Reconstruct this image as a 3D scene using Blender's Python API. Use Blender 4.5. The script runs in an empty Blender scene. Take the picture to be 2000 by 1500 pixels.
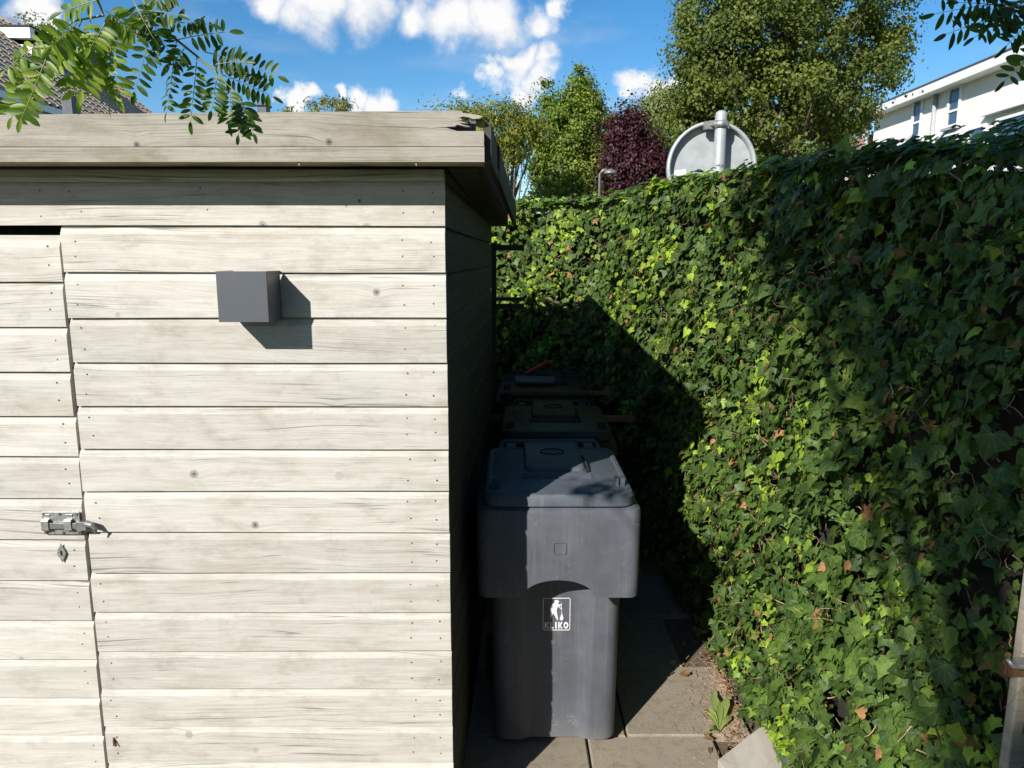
import bpy, math, random
import numpy as np
from mathutils import Vector, Matrix, Quaternion
random.seed(7); rng = np.random.default_rng(11)
C = bpy.context.scene.collection
S = bpy.context.scene
R = math.radians
EYE = 1.87

# ------------------------------------------------------------------ camera, world, sun, exposure
FPX = 1420.0; PITCH = R(9.8)
cd = bpy.data.cameras.new('camera'); cam = bpy.data.objects.new('camera', cd); C.objects.link(cam)
cam.location = (0, 0, EYE); cam.rotation_euler = (R(90) - PITCH, 0, 0)
cd.sensor_width = 36; cd.lens = FPX / 2000 * 36; cd.clip_start = 0.05; cd.clip_end = 5000
S.camera = cam
S.render.resolution_x = 1024; S.render.resolution_y = 768
S.view_settings.view_transform = 'Standard'; S.view_settings.look = 'None'
S.view_settings.exposure = 0.58; S.view_settings.gamma = 1
S.view_settings.use_curve_mapping = False

SUN = Vector((0.70, 1.0, -0.75)).normalized()          # direction the light travels
sl = bpy.data.lights.new('sun', 'SUN'); sun = bpy.data.objects.new('sun', sl); C.objects.link(sun)
sl.energy = 4.9; sl.angle = R(0.53); sl.color = (1.0, 0.96, 0.90)
sun.rotation_euler = SUN.to_track_quat('-Z', 'Y').to_euler()
SUN_EL = math.asin(-SUN.z)

def raydir(x, y):
    u = (x - 1000) / FPX; v = -(y - 750) / FPX
    return Vector((u, math.cos(PITCH) + v * math.sin(PITCH), -math.sin(PITCH) + v * math.cos(PITCH)))
def at(x, y, Y):
    r = raydir(x, y); p = r * (Y / r.y); return Vector((p.x, p.y, p.z + EYE))
def on_ground(x, y, z=0.0):
    r = raydir(x, y); p = r * ((z - EYE) / r.z); return Vector((p.x, p.y, z))
def topx(p):
    X, Y, Z = p[0], p[1], p[2] - EYE
    z = Y * math.cos(PITCH) - Z * math.sin(PITCH)
    return 1000 + FPX * X / z, 750 - FPX * (Y * math.sin(PITCH) + Z * math.cos(PITCH)) / z, z

class NT:
    """small helper around a node tree"""
    def __init__(s, tree):
        s.t = tree; s.n = tree.nodes; s.l = tree.links
    def node(s, typ, **kw):
        n = s.n.new(typ)
        for k, v in kw.items(): setattr(n, k, v)
        return n
    def put(s, sock, val):
        if isinstance(val, bpy.types.NodeSocket): s.l.new(val, sock)
        elif val is not None: sock.default_value = val
    def math(s, op, a, b=None, c=None, clamp=False):
        n = s.node('ShaderNodeMath', operation=op); n.use_clamp = clamp
        s.put(n.inputs[0], a); s.put(n.inputs[1], b)
        if c is not None: s.put(n.inputs[2], c)
        return n.outputs[0]
    def vmath(s, op, a, b=None, out=0):
        n = s.node('ShaderNodeVectorMath', operation=op)
        s.put(n.inputs[0], a)
        if b is not None: s.put(n.inputs[1], b)
        return n.outputs[out]
    def scale(s, v, f):
        n = s.node('ShaderNodeVectorMath', operation='SCALE'); s.put(n.inputs[0], v); s.put(n.inputs['Scale'], f); return n.outputs[0]
    def step(s, x, a, b, lo=0.0, hi=1.0):
        n = s.node('ShaderNodeMapRange', interpolation_type='SMOOTHSTEP')
        s.put(n.inputs[0], x); s.put(n.inputs[1], a); s.put(n.inputs[2], b); s.put(n.inputs[3], lo); s.put(n.inputs[4], hi); return n.outputs[0]
    def noise(s, vec, scale=5, detail=3, rough=0.5, dist=0.0):
        n = s.node('ShaderNodeTexNoise'); s.put(n.inputs['Vector'], vec); n.inputs['Scale'].default_value = scale
        n.inputs['Detail'].default_value = detail; n.inputs['Roughness'].default_value = rough; n.inputs['Distortion'].default_value = dist
        return n.outputs[0]
    def mix(s, f, a, b, blend='MIX'):
        n = s.node('ShaderNodeMix', data_type='RGBA', blend_type=blend)
        s.put(n.inputs[0], f)
        s.put(n.inputs[6], a if not isinstance(a, tuple) else (*a[:3], 1)); s.put(n.inputs[7], b if not isinstance(b, tuple) else (*b[:3], 1))
        return n.outputs[2]
    def xyz(s, v):
        n = s.node('ShaderNodeSeparateXYZ'); s.put(n.inputs[0], v); return n.outputs
    def comb(s, x, y, z):
        n = s.node('ShaderNodeCombineXYZ'); s.put(n.inputs[0], x); s.put(n.inputs[1], y); s.put(n.inputs[2], z); return n.outputs[0]

W = bpy.data.worlds.new('World'); S.world = W; W.use_nodes = True
w = NT(W.node_tree); w.n.clear()
wout = w.node('ShaderNodeOutputWorld')
sky = w.node('ShaderNodeTexSky', sky_type='NISHITA'); sky.sun_disc = False
sky.sun_elevation = SUN_EL; sky.sun_rotation = math.atan2(-SUN.x, -SUN.y)
sky.altitude = 0; sky.air_density = 1.0; sky.dust_density = 0.15; sky.ozone_density = 2.2
hsv = w.node('ShaderNodeHueSaturation'); hsv.inputs['Saturation'].default_value = 1.38; hsv.inputs['Value'].default_value = 1.0
w.l.new(sky.outputs[0], hsv.inputs['Color'])
bg = w.node('ShaderNodeBackground'); w.l.new(hsv.outputs[0], bg.inputs[0]); bg.inputs[1].default_value = 0.094
# cumulus clouds: puffs at fixed directions of the sky, broken up by noise
puffs = [(540, 0, 62), (620, 8, 85), (715, 15, 90), (800, 40, 66), (880, 55, 80), (960, 45, 90), (1040, 45, 60), (1085, 15, 36),
         (1000, 125, 50), (1050, 120, 56), (1022, 168, 42), (965, 145, 36), (1238, 160, 34), (1275, 172, 44), (1310, 152, 36),
         (60, 20, 50), (95, 50, 40), (575, 192, 28), (710, 205, 40), (660, 190, 24), (915, 182, 26), (760, 222, 40)]
cent = [(raydir(x, y).normalized(), r / FPX * 1.02) for x, y, r in puffs]
rr_ = random.Random(3)
for k in range(16):
    az = rr_.uniform(0, 2 * math.pi); el = rr_.uniform(0.15, 0.9)
    d = Vector((math.cos(az) * math.cos(el), math.sin(az) * math.cos(el), math.sin(el)))
    if d.angle(Vector((0, 1, -0.1))) < 0.95: continue
    rad = rr_.uniform(0.06, 0.13)
    for q in range(3): cent.append(((d + Vector((rr_.uniform(-.1, .1), rr_.uniform(-.1, .1), rr_.uniform(-.03, .03)))).normalized(), rad))
grp = bpy.data.node_groups.new('cloud_field', 'ShaderNodeTree')
grp.interface.new_socket('Dir', in_out='INPUT', socket_type='NodeSocketVector')
grp.interface.new_socket('Field', in_out='OUTPUT', socket_type='NodeSocketFloat')
g = NT(grp); gi = g.node('NodeGroupInput'); go = g.node('NodeGroupOutput')
def warpv(v, sc, amp, det=4):
    n = g.node('ShaderNodeTexNoise'); g.l.new(v, n.inputs['Vector']); n.inputs['Scale'].default_value = sc; n.inputs['Detail'].default_value = det; n.inputs['Roughness'].default_value = .6
    return g.vmath('ADD', v, g.scale(g.vmath('SUBTRACT', n.outputs[1], (.5, .5, .5)), amp))
wv = warpv(gi.outputs[0], 12, .105, 7)
f = None
for c_, r_ in cent:
    d = g.vmath('DISTANCE', wv, tuple(c_), out=1)
    v = g.math('MULTIPLY_ADD', d, -1.0 / r_, 1.0)
    f = v if f is None else g.math('MAXIMUM', f, v)
f = g.math('MAXIMUM', f, -1.2)
n1 = g.noise(gi.outputs[0], 6.5, 6, 0.52)
fld = g.math('MULTIPLY_ADD', g.math('SUBTRACT', n1, 0.5), 1.1, f)
g.l.new(fld, go.inputs[0])
tc = w.node('ShaderNodeTexCoord'); D = w.vmath('NORMALIZE', tc.outputs['Generated'])
def field(v):
    n = w.node('ShaderNodeGroup'); n.node_tree = grp; w.l.new(v, n.inputs[0]); return n.outputs[0]
f0 = field(D); f1 = field(w.vmath('ADD', D, tuple(-SUN * 0.035 + Vector((0, 0, 0.012)))))
dens = w.step(f0, 0.09, 0.72)
wisp = w.step(w.noise(w.vmath('MULTIPLY', D, (3, 3, 11)), 1.6, 6, 0.55), 0.52, 0.85, 0, 0.35)
dens = w.math('MAXIMUM', dens, wisp)
lit = w.step(w.math('SUBTRACT', f0, f1), -0.75, 0.35)
ccol = w.mix(lit, (0.42, 0.50, 0.63), (0.84, 0.84, 0.84))
bgc = w.node('ShaderNodeBackground'); w.l.new(ccol, bgc.inputs[0]); bgc.inputs[1].default_value = 0.78
mx = w.node('ShaderNodeMixShader'); w.l.new(dens, mx.inputs[0]); w.l.new(bg.outputs[0], mx.inputs[1]); w.l.new(bgc.outputs[0], mx.inputs[2])
w.l.new(mx.outputs[0], wout.inputs[0])

# ------------------------------------------------------------------ object helpers
def tag(o, label=None, cat=None, group=None, kind=None):
    if label: o['label'] = label
    if cat: o['category'] = cat
    if group: o['group'] = group
    if kind: o['kind'] = kind
    return o
def empty(name, loc=(0, 0, 0), rz=0, **kw):
    o = bpy.data.objects.new(name, None); C.objects.link(o); o.location = loc; o.rotation_euler = (0, 0, rz)
    o.empty_display_size = 0.1
    return tag(o, **kw)
def link(name, me, parent=None, loc=None, world=True):
    o = bpy.data.objects.new(name, me); C.objects.link(o)
    if loc is not None: o.location = loc
    if parent is not None:
        o.parent = parent
        if world and parent.type == 'EMPTY' or world:
            m = Matrix.LocRotScale(parent.location, parent.rotation_euler, parent.scale)
            p = parent.parent
            while p is not None:
                m = Matrix.LocRotScale(p.location, p.rotation_euler, p.scale) @ (p.matrix_parent_inverse.copy()) @ m if False else Matrix.LocRotScale(p.location, p.rotation_euler, p.scale) @ m
                p = p.parent
            o.matrix_parent_inverse = Matrix.Identity(4)
            if world: o.matrix_parent_inverse = m.inverted()
    return o
class MB:
    def __init__(s): s.v = []; s.f = []; s.sm = []
    def add(s, vs, fs, smooth=False):
        b = len(s.v); s.v += [tuple(p) for p in vs]; s.f += [tuple(b + i for i in f_) for f_ in fs]; s.sm += [smooth] * len(fs)
    def box(s, x0, x1, y0, y1, z0, z1):
        vs = [(x0, y0, z0), (x1, y0, z0), (x1, y1, z0), (x0, y1, z0), (x0, y0, z1), (x1, y0, z1), (x1, y1, z1), (x0, y1, z1)]
        s.add(vs, [(0, 3, 2, 1), (4, 5, 6, 7), (0, 1, 5, 4), (1, 2, 6, 5), (2, 3, 7, 6), (3, 0, 4, 7)])
    def hexa(s, vs):      # 4 bottom then 4 top corners
        s.add(vs, [(0, 3, 2, 1), (4, 5, 6, 7), (0, 1, 5, 4), (1, 2, 6, 5), (2, 3, 7, 6), (3, 0, 4, 7)])
    def prism(s, poly, off):   # planar polygon extruded by off
        n = len(poly); off = Vector(off)
        vs = [Vector(p) for p in poly] + [Vector(p) + off for p in poly]
        s.add(vs, [tuple(range(n))[::-1], tuple(range(n, 2 * n))] + [(i, (i + 1) % n, n + (i + 1) % n, n + i) for i in range(n)])
    def tube(s, pts, rad, n=8, cap=True, smooth=True):
        pts = [Vector(p) for p in pts]; rads = rad if hasattr(rad, '__len__') else [rad] * len(pts)
        rings = []; up = Vector((0.13, 0.21, 0.97))
        for i, p in enumerate(pts):
            t = (pts[min(i + 1, len(pts) - 1)] - pts[max(i - 1, 0)]).normalized()
            a = t.cross(up)
            if a.length < 1e-3: a = t.cross(Vector((1, 0, 0)))
            a.normalize(); b = t.cross(a)
            rings.append([p + (a * math.cos(2 * math.pi * k / n) + b * math.sin(2 * math.pi * k / n)) * rads[i] for k in range(n)])
        vs = [q for r in rings for q in r]; fs = []
        for i in range(len(pts) - 1):
            for k in range(n): fs.append((i * n + k, i * n + (k + 1) % n, (i + 1) * n + (k + 1) % n, (i + 1) * n + k))
        s.add(vs, fs, smooth)
        if cap:
            s.add(rings[0], [tuple(range(n))]); s.add(rings[-1], [tuple(range(n))[::-1]])
    def loft(s, rings, cap0=False, cap1=False, smooth=True):
        n = len(rings[0]); vs = [q for r in rings for q in r]; fs = []
        for i in range(len(rings) - 1):
            for k in range(n): fs.append((i * n + k, i * n + (k + 1) % n, (i + 1) * n + (k + 1) % n, (i + 1) * n + k))
        s.add(vs, fs, smooth)
        if cap0: s.add(rings[0], [tuple(range(n))[::-1]], False)
        if cap1: s.add(rings[-1], [tuple(range(n))], False)
    def mesh(s, name, mat, fix=True):
        me = bpy.data.meshes.new(name); me.from_pydata(s.v, [], s.f)
        me.polygons.foreach_set('use_smooth', s.sm); me.materials.append(mat)
        if fix:
            import bmesh
            bm = bmesh.new(); bm.from_mesh(me); bmesh.ops.remove_doubles(bm, verts=bm.verts, dist=1e-5)
            bmesh.ops.recalc_face_normals(bm, faces=bm.faces); bm.to_mesh(me); bm.free()
        return me
    def build(s, name, mat, parent=None, loc=None, world=True, bevel=0, **kw):
        o = link(name, s.mesh(name, mat), parent, loc, world)
        if bevel:
            b = o.modifiers.new('bevel', 'BEVEL'); b.width = bevel; b.segments = 2; b.limit_method = 'ANGLE'; b.angle_limit = R(40)
            b.harden_normals = False
        return tag(o, **kw)
def sharp(o, ang=35):
    me = o.data
    try: me.set_sharp_from_angle(angle=R(ang))
    except Exception: pass
    return o
def fast_mesh(name, V, F, mat, col=None, uv=None, smooth=False):
    V = np.asarray(V, np.float32); F = np.asarray(F, np.int32); k = F.shape[1]
    me = bpy.data.meshes.new(name)
    me.vertices.add(len(V)); me.vertices.foreach_set('co', V.ravel())
    me.loops.add(F.size); me.loops.foreach_set('vertex_index', F.ravel())
    me.polygons.add(len(F)); me.polygons.foreach_set('loop_start', np.arange(len(F), dtype=np.int32) * k)
    if smooth: me.polygons.foreach_set('use_smooth', np.ones(len(F), bool))
    if col is not None:
        a = me.color_attributes.new('Col', 'FLOAT_COLOR', 'POINT')
        c4 = np.ones((len(V), 4), np.float32); c4[:, :3] = col; a.data.foreach_set('color', c4.ravel())
    if uv is not None:
        a = me.attributes.new('leafuv', 'FLOAT_VECTOR', 'POINT'); u3 = np.zeros((len(V), 3), np.float32); u3[:, :2] = uv
        a.data.foreach_set('vector', u3.ravel())
    me.update(calc_edges=True); me.materials.append(mat)
    return me
def sn(x, y, z=0.0, seed=0):    # cheap smooth pseudo noise in -1..1, numpy
    return (np.sin(x * 1.0 + 1.7 * np.sin(y * .9 + seed) + seed) * np.cos(y * 1.13 + 1.3 * np.sin(z + x * .7 + seed * 2)) + .5 * np.sin(x * 2.3 + y * 1.9 + seed * 3 + z)) / 1.5

# ------------------------------------------------------------------ materials
def newmat(name):
    m = bpy.data.materials.new(name); m.use_nodes = True
    t = NT(m.node_tree); b = t.n['Principled BSDF']
    return m, t, b
def bump(t, b, h, strength=0.3, dist=0.01):
    n = t.node('ShaderNodeBump'); n.inputs['Strength'].default_value = strength; n.inputs['Distance'].default_value = dist
    t.put(n.inputs['Height'], h); t.l.new(n.outputs[0], b.inputs['Normal'])
def plain(name, col, rough=0.6, metal=0.0, var=0.12, scale=12, bmp=0.0):
    m, t, b = newmat(name)
    tc = t.node('ShaderNodeTexCoord'); n = t.noise(tc.outputs['Object'], scale, 5, 0.6)
    fac = t.step(n, 0.3, 0.7, 1 - var, 1 + var)
    c = t.scale(tuple(col), fac); t.l.new(c, b.inputs['Base Color'])
    b.inputs['Roughness'].default_value = rough; b.inputs['Metallic'].default_value = metal
    if bmp: bump(t, b, n, bmp, 0.004)
    return m
def wood(name, light, dark, weather, knots=True, moss=0.0, rough=0.75):
    m, t, b = newmat(name)
    tc = t.node('ShaderNodeTexCoord'); oi = t.node('ShaderNodeObjectInfo')
    p = t.vmath('ADD', tc.outputs['Object'], t.comb(t.math('MULTIPLY', oi.outputs['Random'], 37.0), 0.0, t.math('MULTIPLY', oi.outputs['Random'], 91.0)))
    x, y, z = t.xyz(p)[:3]
    v = t.node('ShaderNodeTexVoronoi', feature='F1', distance='EUCLIDEAN'); v.voronoi_dimensions = '2D'
    t.put(v.inputs['Vector'], t.comb(x, z, 0.0)); v.inputs['Scale'].default_value = 4.2; v.inputs['Randomness'].default_value = 0.9
    d = v.outputs['Distance']; vc = t.xyz(v.outputs['Color'])
    gate = t.step(vc[0], 0.52, 0.85)
    kr = t.math('MULTIPLY_ADD', vc[1], 0.04, 0.016)
    dn = t.math('ADD', d, t.math('MULTIPLY', t.math('SUBTRACT', t.noise(p, 60, 2), 0.5), 0.03))
    knot = t.math('MULTIPLY', t.step(t.math('SUBTRACT', dn, kr), 0.012, -0.008), gate)
    halo = t.math('MULTIPLY', t.step(dn, 0.30, 0.03), gate)
    warp = t.math('MULTIPLY', t.math('MULTIPLY', halo, halo), 0.009)
    low = t.noise(t.comb(t.math('MULTIPLY', x, 1.1), y, t.math('MULTIPLY', z, 3.0)), 1.0, 2)
    zz = t.math('ADD', t.math('ADD', z, warp), t.math('MULTIPLY', low, 0.09))
    grain = t.noise(t.comb(t.math('MULTIPLY', x, 1.0), y, t.math('MULTIPLY', zz, 40.0)), 1.0, 4, 0.6)
    fine = t.noise(t.comb(t.math('MULTIPLY', x, 6.0), y, t.math('MULTIPLY', zz, 240.0)), 1.0, 3, 0.6)
    crk = t.noise(t.comb(t.math('MULTIPLY', x, 0.55), y, t.math('MULTIPLY', zz, 66.0)), 1.0, 1, 0.4)
    line = t.step(t.math('ABSOLUTE', t.math('SUBTRACT', crk, 0.5)), 0.013, 0.002)
    pm = t.step(t.noise(t.comb(t.math('MULTIPLY', x, 1.6), 7.3, t.math('MULTIPLY', z, 13.0)), 1.0, 3), 0.44, 0.60)
    line = t.math('MULTIPLY', line, pm)
    patch = t.step(t.noise(t.comb(t.math('MULTIPLY', x, 4.5), 1.1, t.math('MULTIPLY', z, 19.0)), 1.0, 8, 0.72), 0.43, 0.72)
    base = t.mix(t.step(grain, 0.34, 0.70, 0, 0.42), light, dark)
    base = t.mix(t.step(fine, 0.45, 0.75, 0, 0.42), base, weather)
    base = t.mix(t.math('MULTIPLY', patch, 0.34), base, weather)
    st1 = t.step(t.noise(t.comb(t.math('MULTIPLY', x, 7.0), 2.2, t.math('MULTIPLY', z, 13.0)), 1.0, 9, .74), .47, .70)
    base = t.mix(t.math('MULTIPLY', st1, 0.50), base, tuple(c * .95 for c in weather))
    hair = t.noise(t.comb(t.math('MULTIPLY', x, 9.0), y, t.math('MULTIPLY', zz, 420.0)), 1.0, 2, .6)
    base = t.scale(base, t.step(hair, .3, .7, 1.05, .90))
    drip = t.step(t.noise(t.comb(t.math('MULTIPLY', x, 46.0), 5.5, t.math('MULTIPLY', z, 2.5)), 1.0, 5, .7), .58, .78)
    base = t.mix(t.math('MULTIPLY', drip, 0.20), base, weather)
    wl = t.step(t.noise(t.comb(t.math('MULTIPLY', x, 2.2), 4.4, t.math('MULTIPLY', zz, 34.0)), 1.0, 5, .65), .50, .70)
    base = t.mix(t.math('MULTIPLY', wl, .45), base, tuple(c * 1.10 for c in light))
    tone = t.math('MULTIPLY_ADD', oi.outputs['Random'], 0.17, 0.90)
    rnd2 = t.math('FRACT', t.math('MULTIPLY', oi.outputs['Random'], 17.31))
    alg = t.math('MULTIPLY', t.step(t.noise(t.comb(t.math('MULTIPLY', x, 1.6), 8.8, t.math('MULTIPLY', z, 9.0)), 1.0, 5, .6), .52, .68), t.step(rnd2, .55, .75))
    base = t.mix(t.math('MULTIPLY', alg, 0.30), base, (weather[0] * .95, weather[1] * 1.12, weather[2] * 1.0))
    brn = t.math('MULTIPLY', t.step(t.noise(t.comb(t.math('MULTIPLY', x, 1.9), 6.1, t.math('MULTIPLY', z, 7.0)), 1.0, 6, .65), .50, .66), t.step(rnd2, .50, .30))
    base = t.mix(t.math('MULTIPLY', brn, 0.32), base, (weather[0] * 1.08, weather[1] * .95, weather[2] * .85))
    base = t.scale(base, tone)
    spk = t.step(t.noise(t.comb(t.math('MULTIPLY', x, 60.), 3.1, t.math('MULTIPLY', z, 160.)), 1.0, 3, .6), 0.66, 0.76)
    base = t.mix(t.math('MULTIPLY', spk, 0.35), base, tuple(c * .45 for c in weather))
    base = t.mix(t.math('MULTIPLY', line, 0.62), base, tuple(c * .28 for c in weather))
    if knots:
        base = t.mix(t.math('MULTIPLY', knot, t.math('MULTIPLY_ADD', vc[2], .45, .2)), base, (weather[0] * .42, weather[1] * .42, weather[2] * .42))
        core = t.math('MULTIPLY', t.step(t.math('SUBTRACT', dn, t.math('MULTIPLY', kr, .35)), 0.006, -0.004), gate)
        base = t.mix(t.math('MULTIPLY', core, t.step(vc[2], .5, .7, 0, .7)), base, (weather[0] * .15, weather[1] * .14, weather[2] * .13))
    if moss:
        mm = t.step(t.noise(p, 5, 5, 0.65), 0.52, 0.7, 0, moss); base = t.mix(mm, base, (0.13, 0.14, 0.05))
    t.l.new(base, b.inputs['Base Color']); b.inputs['Roughness'].default_value = rough
    b.inputs['Specular IOR Level'].default_value = 0.25
    h = t.math('SUBTRACT', t.math('ADD', t.math('MULTIPLY', grain, 0.5), t.math('MULTIPLY', fine, .5)), t.math('MULTIPLY', line, 1.2))
    bump(t, b, h, 0.35, 0.0012)
    return m
M = {}
M['plank'] = wood('weathered_plank', (0.545, 0.522, 0.468), (0.43, 0.405, 0.352), (0.30, 0.268, 0.22))
M['fascia'] = wood('fascia_wood', (0.37, 0.342, 0.29), (0.26, 0.235, 0.19), (0.14, 0.12, 0.09), moss=0.35)
M['shadewood'] = wood('shaded_plank', (0.075, 0.068, 0.052), (0.05, 0.045, 0.034), (0.03, 0.027, 0.020))  # same planks as the front, with the alley's shade put into the colour
M['timber'] = wood('old_timber', (0.36, 0.31, 0.24), (0.25, 0.21, 0.16), (0.17, 0.14, 0.10))
M['soffit'] = wood('soffit_wood', (0.42, 0.34, 0.22), (0.30, 0.24, 0.15), (0.2, 0.16, 0.10))
M['slab'] = wood('bleached_board', (0.50, 0.46, 0.40), (0.36, 0.32, 0.27), (0.22, 0.19, 0.15), knots=False)
M['brownwood'] = wood('brown_wood', (0.22, 0.13, 0.08), (0.15, 0.09, 0.05), (0.1, 0.06, 0.04))
M['moss'] = plain('mossy_board_end', (0.16, 0.17, 0.035), 0.9, var=0.4, scale=40)
M['black'] = plain('dark_void', (0.012, 0.011, 0.010), 0.9)
M['bitumen'] = plain('bitumen', (0.035, 0.035, 0.037), 0.85, bmp=0.3)
M['nail'] = plain('nail', (0.10, 0.085, 0.07), 0.5, 0.6, 0.3)
M['lampmetal'] = plain('anthracite_metal', (0.078, 0.085, 0.095), 0.42, 0.0, 0.03, 30)
M['zinc'] = plain('zinc_metal', (0.40, 0.40, 0.39), 0.42, 0.7, 0.25, 60, 0.1)
M['steelbar'] = plain('dull_steel', (0.20, 0.195, 0.185), 0.5, 0.5, 0.2, 60, .1)
M['rust'] = plain('rust', (0.17, 0.075, 0.035), 0.85, 0.1, 0.4, 70, 0.4)
M['rackmetal'] = plain('dark_rack_metal', (0.06, 0.062, 0.06), 0.5, 0.2)
M['galv'] = plain('galvanised', (0.40, 0.425, 0.435), 0.5, 0.25, 0.10, 14)
M['white'] = plain('white_print', (0.72, 0.72, 0.72), 0.6, var=0.18, scale=160)
M['whitepaint'] = plain('white_paint', (0.80, 0.80, 0.78), 0.6, var=0.03)
M['render'] = plain('cream_render', (0.85, 0.80, 0.72), 0.9, var=0.03, scale=3)
M['brick'] = plain('brown_brick', (0.20, 0.13, 0.09), 0.9, var=0.3, scale=20)
M['glass'] = plain('window_glass', (0.05, 0.09, 0.15), 0.08, 0.0, 0.1)
M['glass'].node_tree.nodes['Principled BSDF'].inputs['Specular IOR Level'].default_value = 1.0
M['curtain'] = plain('curtain', (0.30, 0.28, 0.26), 0.9)
M['slate'] = plain('grey_cladding', (0.10, 0.11, 0.13), 0.7)
M['pinkroof'] = plain('pink_tile', (0.32, 0.19, 0.15), 0.9, var=.2, scale=8)
M['bark'] = plain('bark', (0.12, 0.095, 0.07), 0.95, var=0.35, scale=25, bmp=0.5)
M['twig'] = plain('dry_twig', (0.34, 0.215, 0.125), 0.9, var=0.35, scale=40)
M['greentwig'] = plain('green_twig', (0.26, 0.24, 0.09), 0.7, var=0.2, scale=40)
M['core'] = plain('hedge_inside', (0.022, 0.018, 0.012), 1.0, var=0.6, scale=30, bmp=0.5)
M['red'] = plain('red_plastic', (0.42, 0.045, 0.03), 0.45)
M['orange'] = plain('blue_rim', (0.10, 0.35, 0.6), 0.5)
# tiles on the far roof: colour varies by tile
m, t, b = newmat('roof_tile'); oi = t.node('ShaderNodeObjectInfo'); tc = t.node('ShaderNodeTexCoord')
nn = t.noise(tc.outputs['Object'], 9, 4)
base = t.mix(t.math('ADD', t.math('MULTIPLY', oi.outputs['Random'], .5), t.math('MULTIPLY', nn, .5)), (0.30, 0.225, 0.16), (0.46, 0.36, 0.265))
t.l.new(base, b.inputs['Base Color']); b.inputs['Roughness'].default_value = 0.85; M['tile'] = m
# plastic of the bins
def plastic(name, col, dust=(0.27, 0.24, 0.19), amt=0.6):
    m, t, b = newmat(name); tc = t.node('ShaderNodeTexCoord'); p = tc.outputs['Object']
    z = t.xyz(p)[2]
    n1 = t.noise(p, 5, 6, .7); n2 = t.noise(t.vmath('MULTIPLY', p, (60, 60, 3)), 1, 4, .6); n3 = t.noise(p, 130, 3, .6)
    c = t.scale(tuple(col), t.step(n1, .3, .7, .86, 1.16))
    c = t.mix(t.math('MULTIPLY', t.step(n2, .50, .78), .34 * amt), c, dust)
    c = t.mix(t.math('MULTIPLY', t.step(t.math('MULTIPLY', n3, t.step(n1, .35, .75)), .40, .52), .6 * amt), c, dust)
    c = t.mix(t.math('MULTIPLY', t.step(t.math('ADD', z, t.math('MULTIPLY', n1, .12)), .17, .05), .5 * amt), c, dust)
    ln = t.step(t.math('ABSOLUTE', t.math('SUBTRACT', t.noise(t.vmath('MULTIPLY', p, (9, 9, 26)), 1, 1, .3, 1.5), .5)), .006, 0.0)
    ln = t.math('MULTIPLY', ln, t.step(t.noise(p, 11, 2), .56, .66))
    c = t.mix(t.math('MULTIPLY', ln, .8 * amt), c, dust)
    t.l.new(c, b.inputs['Base Color'])
    t.l.new(t.step(n1, .3, .7, .42, .6), b.inputs['Roughness']); b.inputs['Specular IOR Level'].default_value = .4
    bump(t, b, n3, .12, .001)
    return m
M['bin'] = plastic('bin_plastic', (0.085, 0.092, 0.108))
M['binlid'] = plastic('bin_lid_plastic', (0.080, 0.093, 0.112))
M['binbrown'] = plastic('brownish_bin_plastic', (0.022, 0.019, 0.016), (.14, .12, .10))  # both rear bin colours are darkened to deepen the alley shade
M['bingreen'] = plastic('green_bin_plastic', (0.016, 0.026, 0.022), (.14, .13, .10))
M['rubber'] = plain('rubber', (0.02, 0.02, 0.02), 0.8)
# concrete paving
m, t, b = newmat('paving_concrete'); tc = t.node('ShaderNodeTexCoord'); p = t.node('ShaderNodeNewGeometry').outputs['Position']; oi = t.node('ShaderNodeObjectInfo')
n1 = t.noise(p, 3.5, 6, .65); n2 = t.noise(p, 260, 3, .7); n3 = t.noise(p, 22, 5, .7)
c = t.mix(n1, (0.225, 0.185, 0.135), (0.32, 0.275, 0.21)); c = t.scale(c, t.step(n2, .3, .75, .62, 1.35))
c = t.mix(t.math('MULTIPLY', t.step(n3, .48, .68), .6), c, (0.15, 0.125, 0.085))
c = t.scale(c, t.step(oi.outputs['Random'], 0, 1, .92, 1.06))
t.l.new(c, b.inputs['Base Color']); b.inputs['Roughness'].default_value = .95; bump(t, b, n2, .5, .0025); M['paving'] = m
m, t, b = newmat('earth'); p = t.node('ShaderNodeNewGeometry').outputs['Position']
n1 = t.noise(p, 4, 6, .7); n2 = t.noise(p, 120, 4, .7)
c = t.mix(n1, (0.10, 0.075, 0.05), (0.17, 0.13, 0.085)); c = t.scale(c, t.step(n2, .3, .7, .6, 1.35))
far = t.math('MAXIMUM', t.step(t.vmath('LENGTH', p, out=1), 7, 9), t.step(t.xyz(p)[1], 1.3, .9)); c = t.mix(far, c, (0.05, 0.08, 0.025))
t.l.new(c, b.inputs['Base Color']); b.inputs['Roughness'].default_value = 1; bump(t, b, n2, .8, .01); M['earth'] = m
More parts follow.
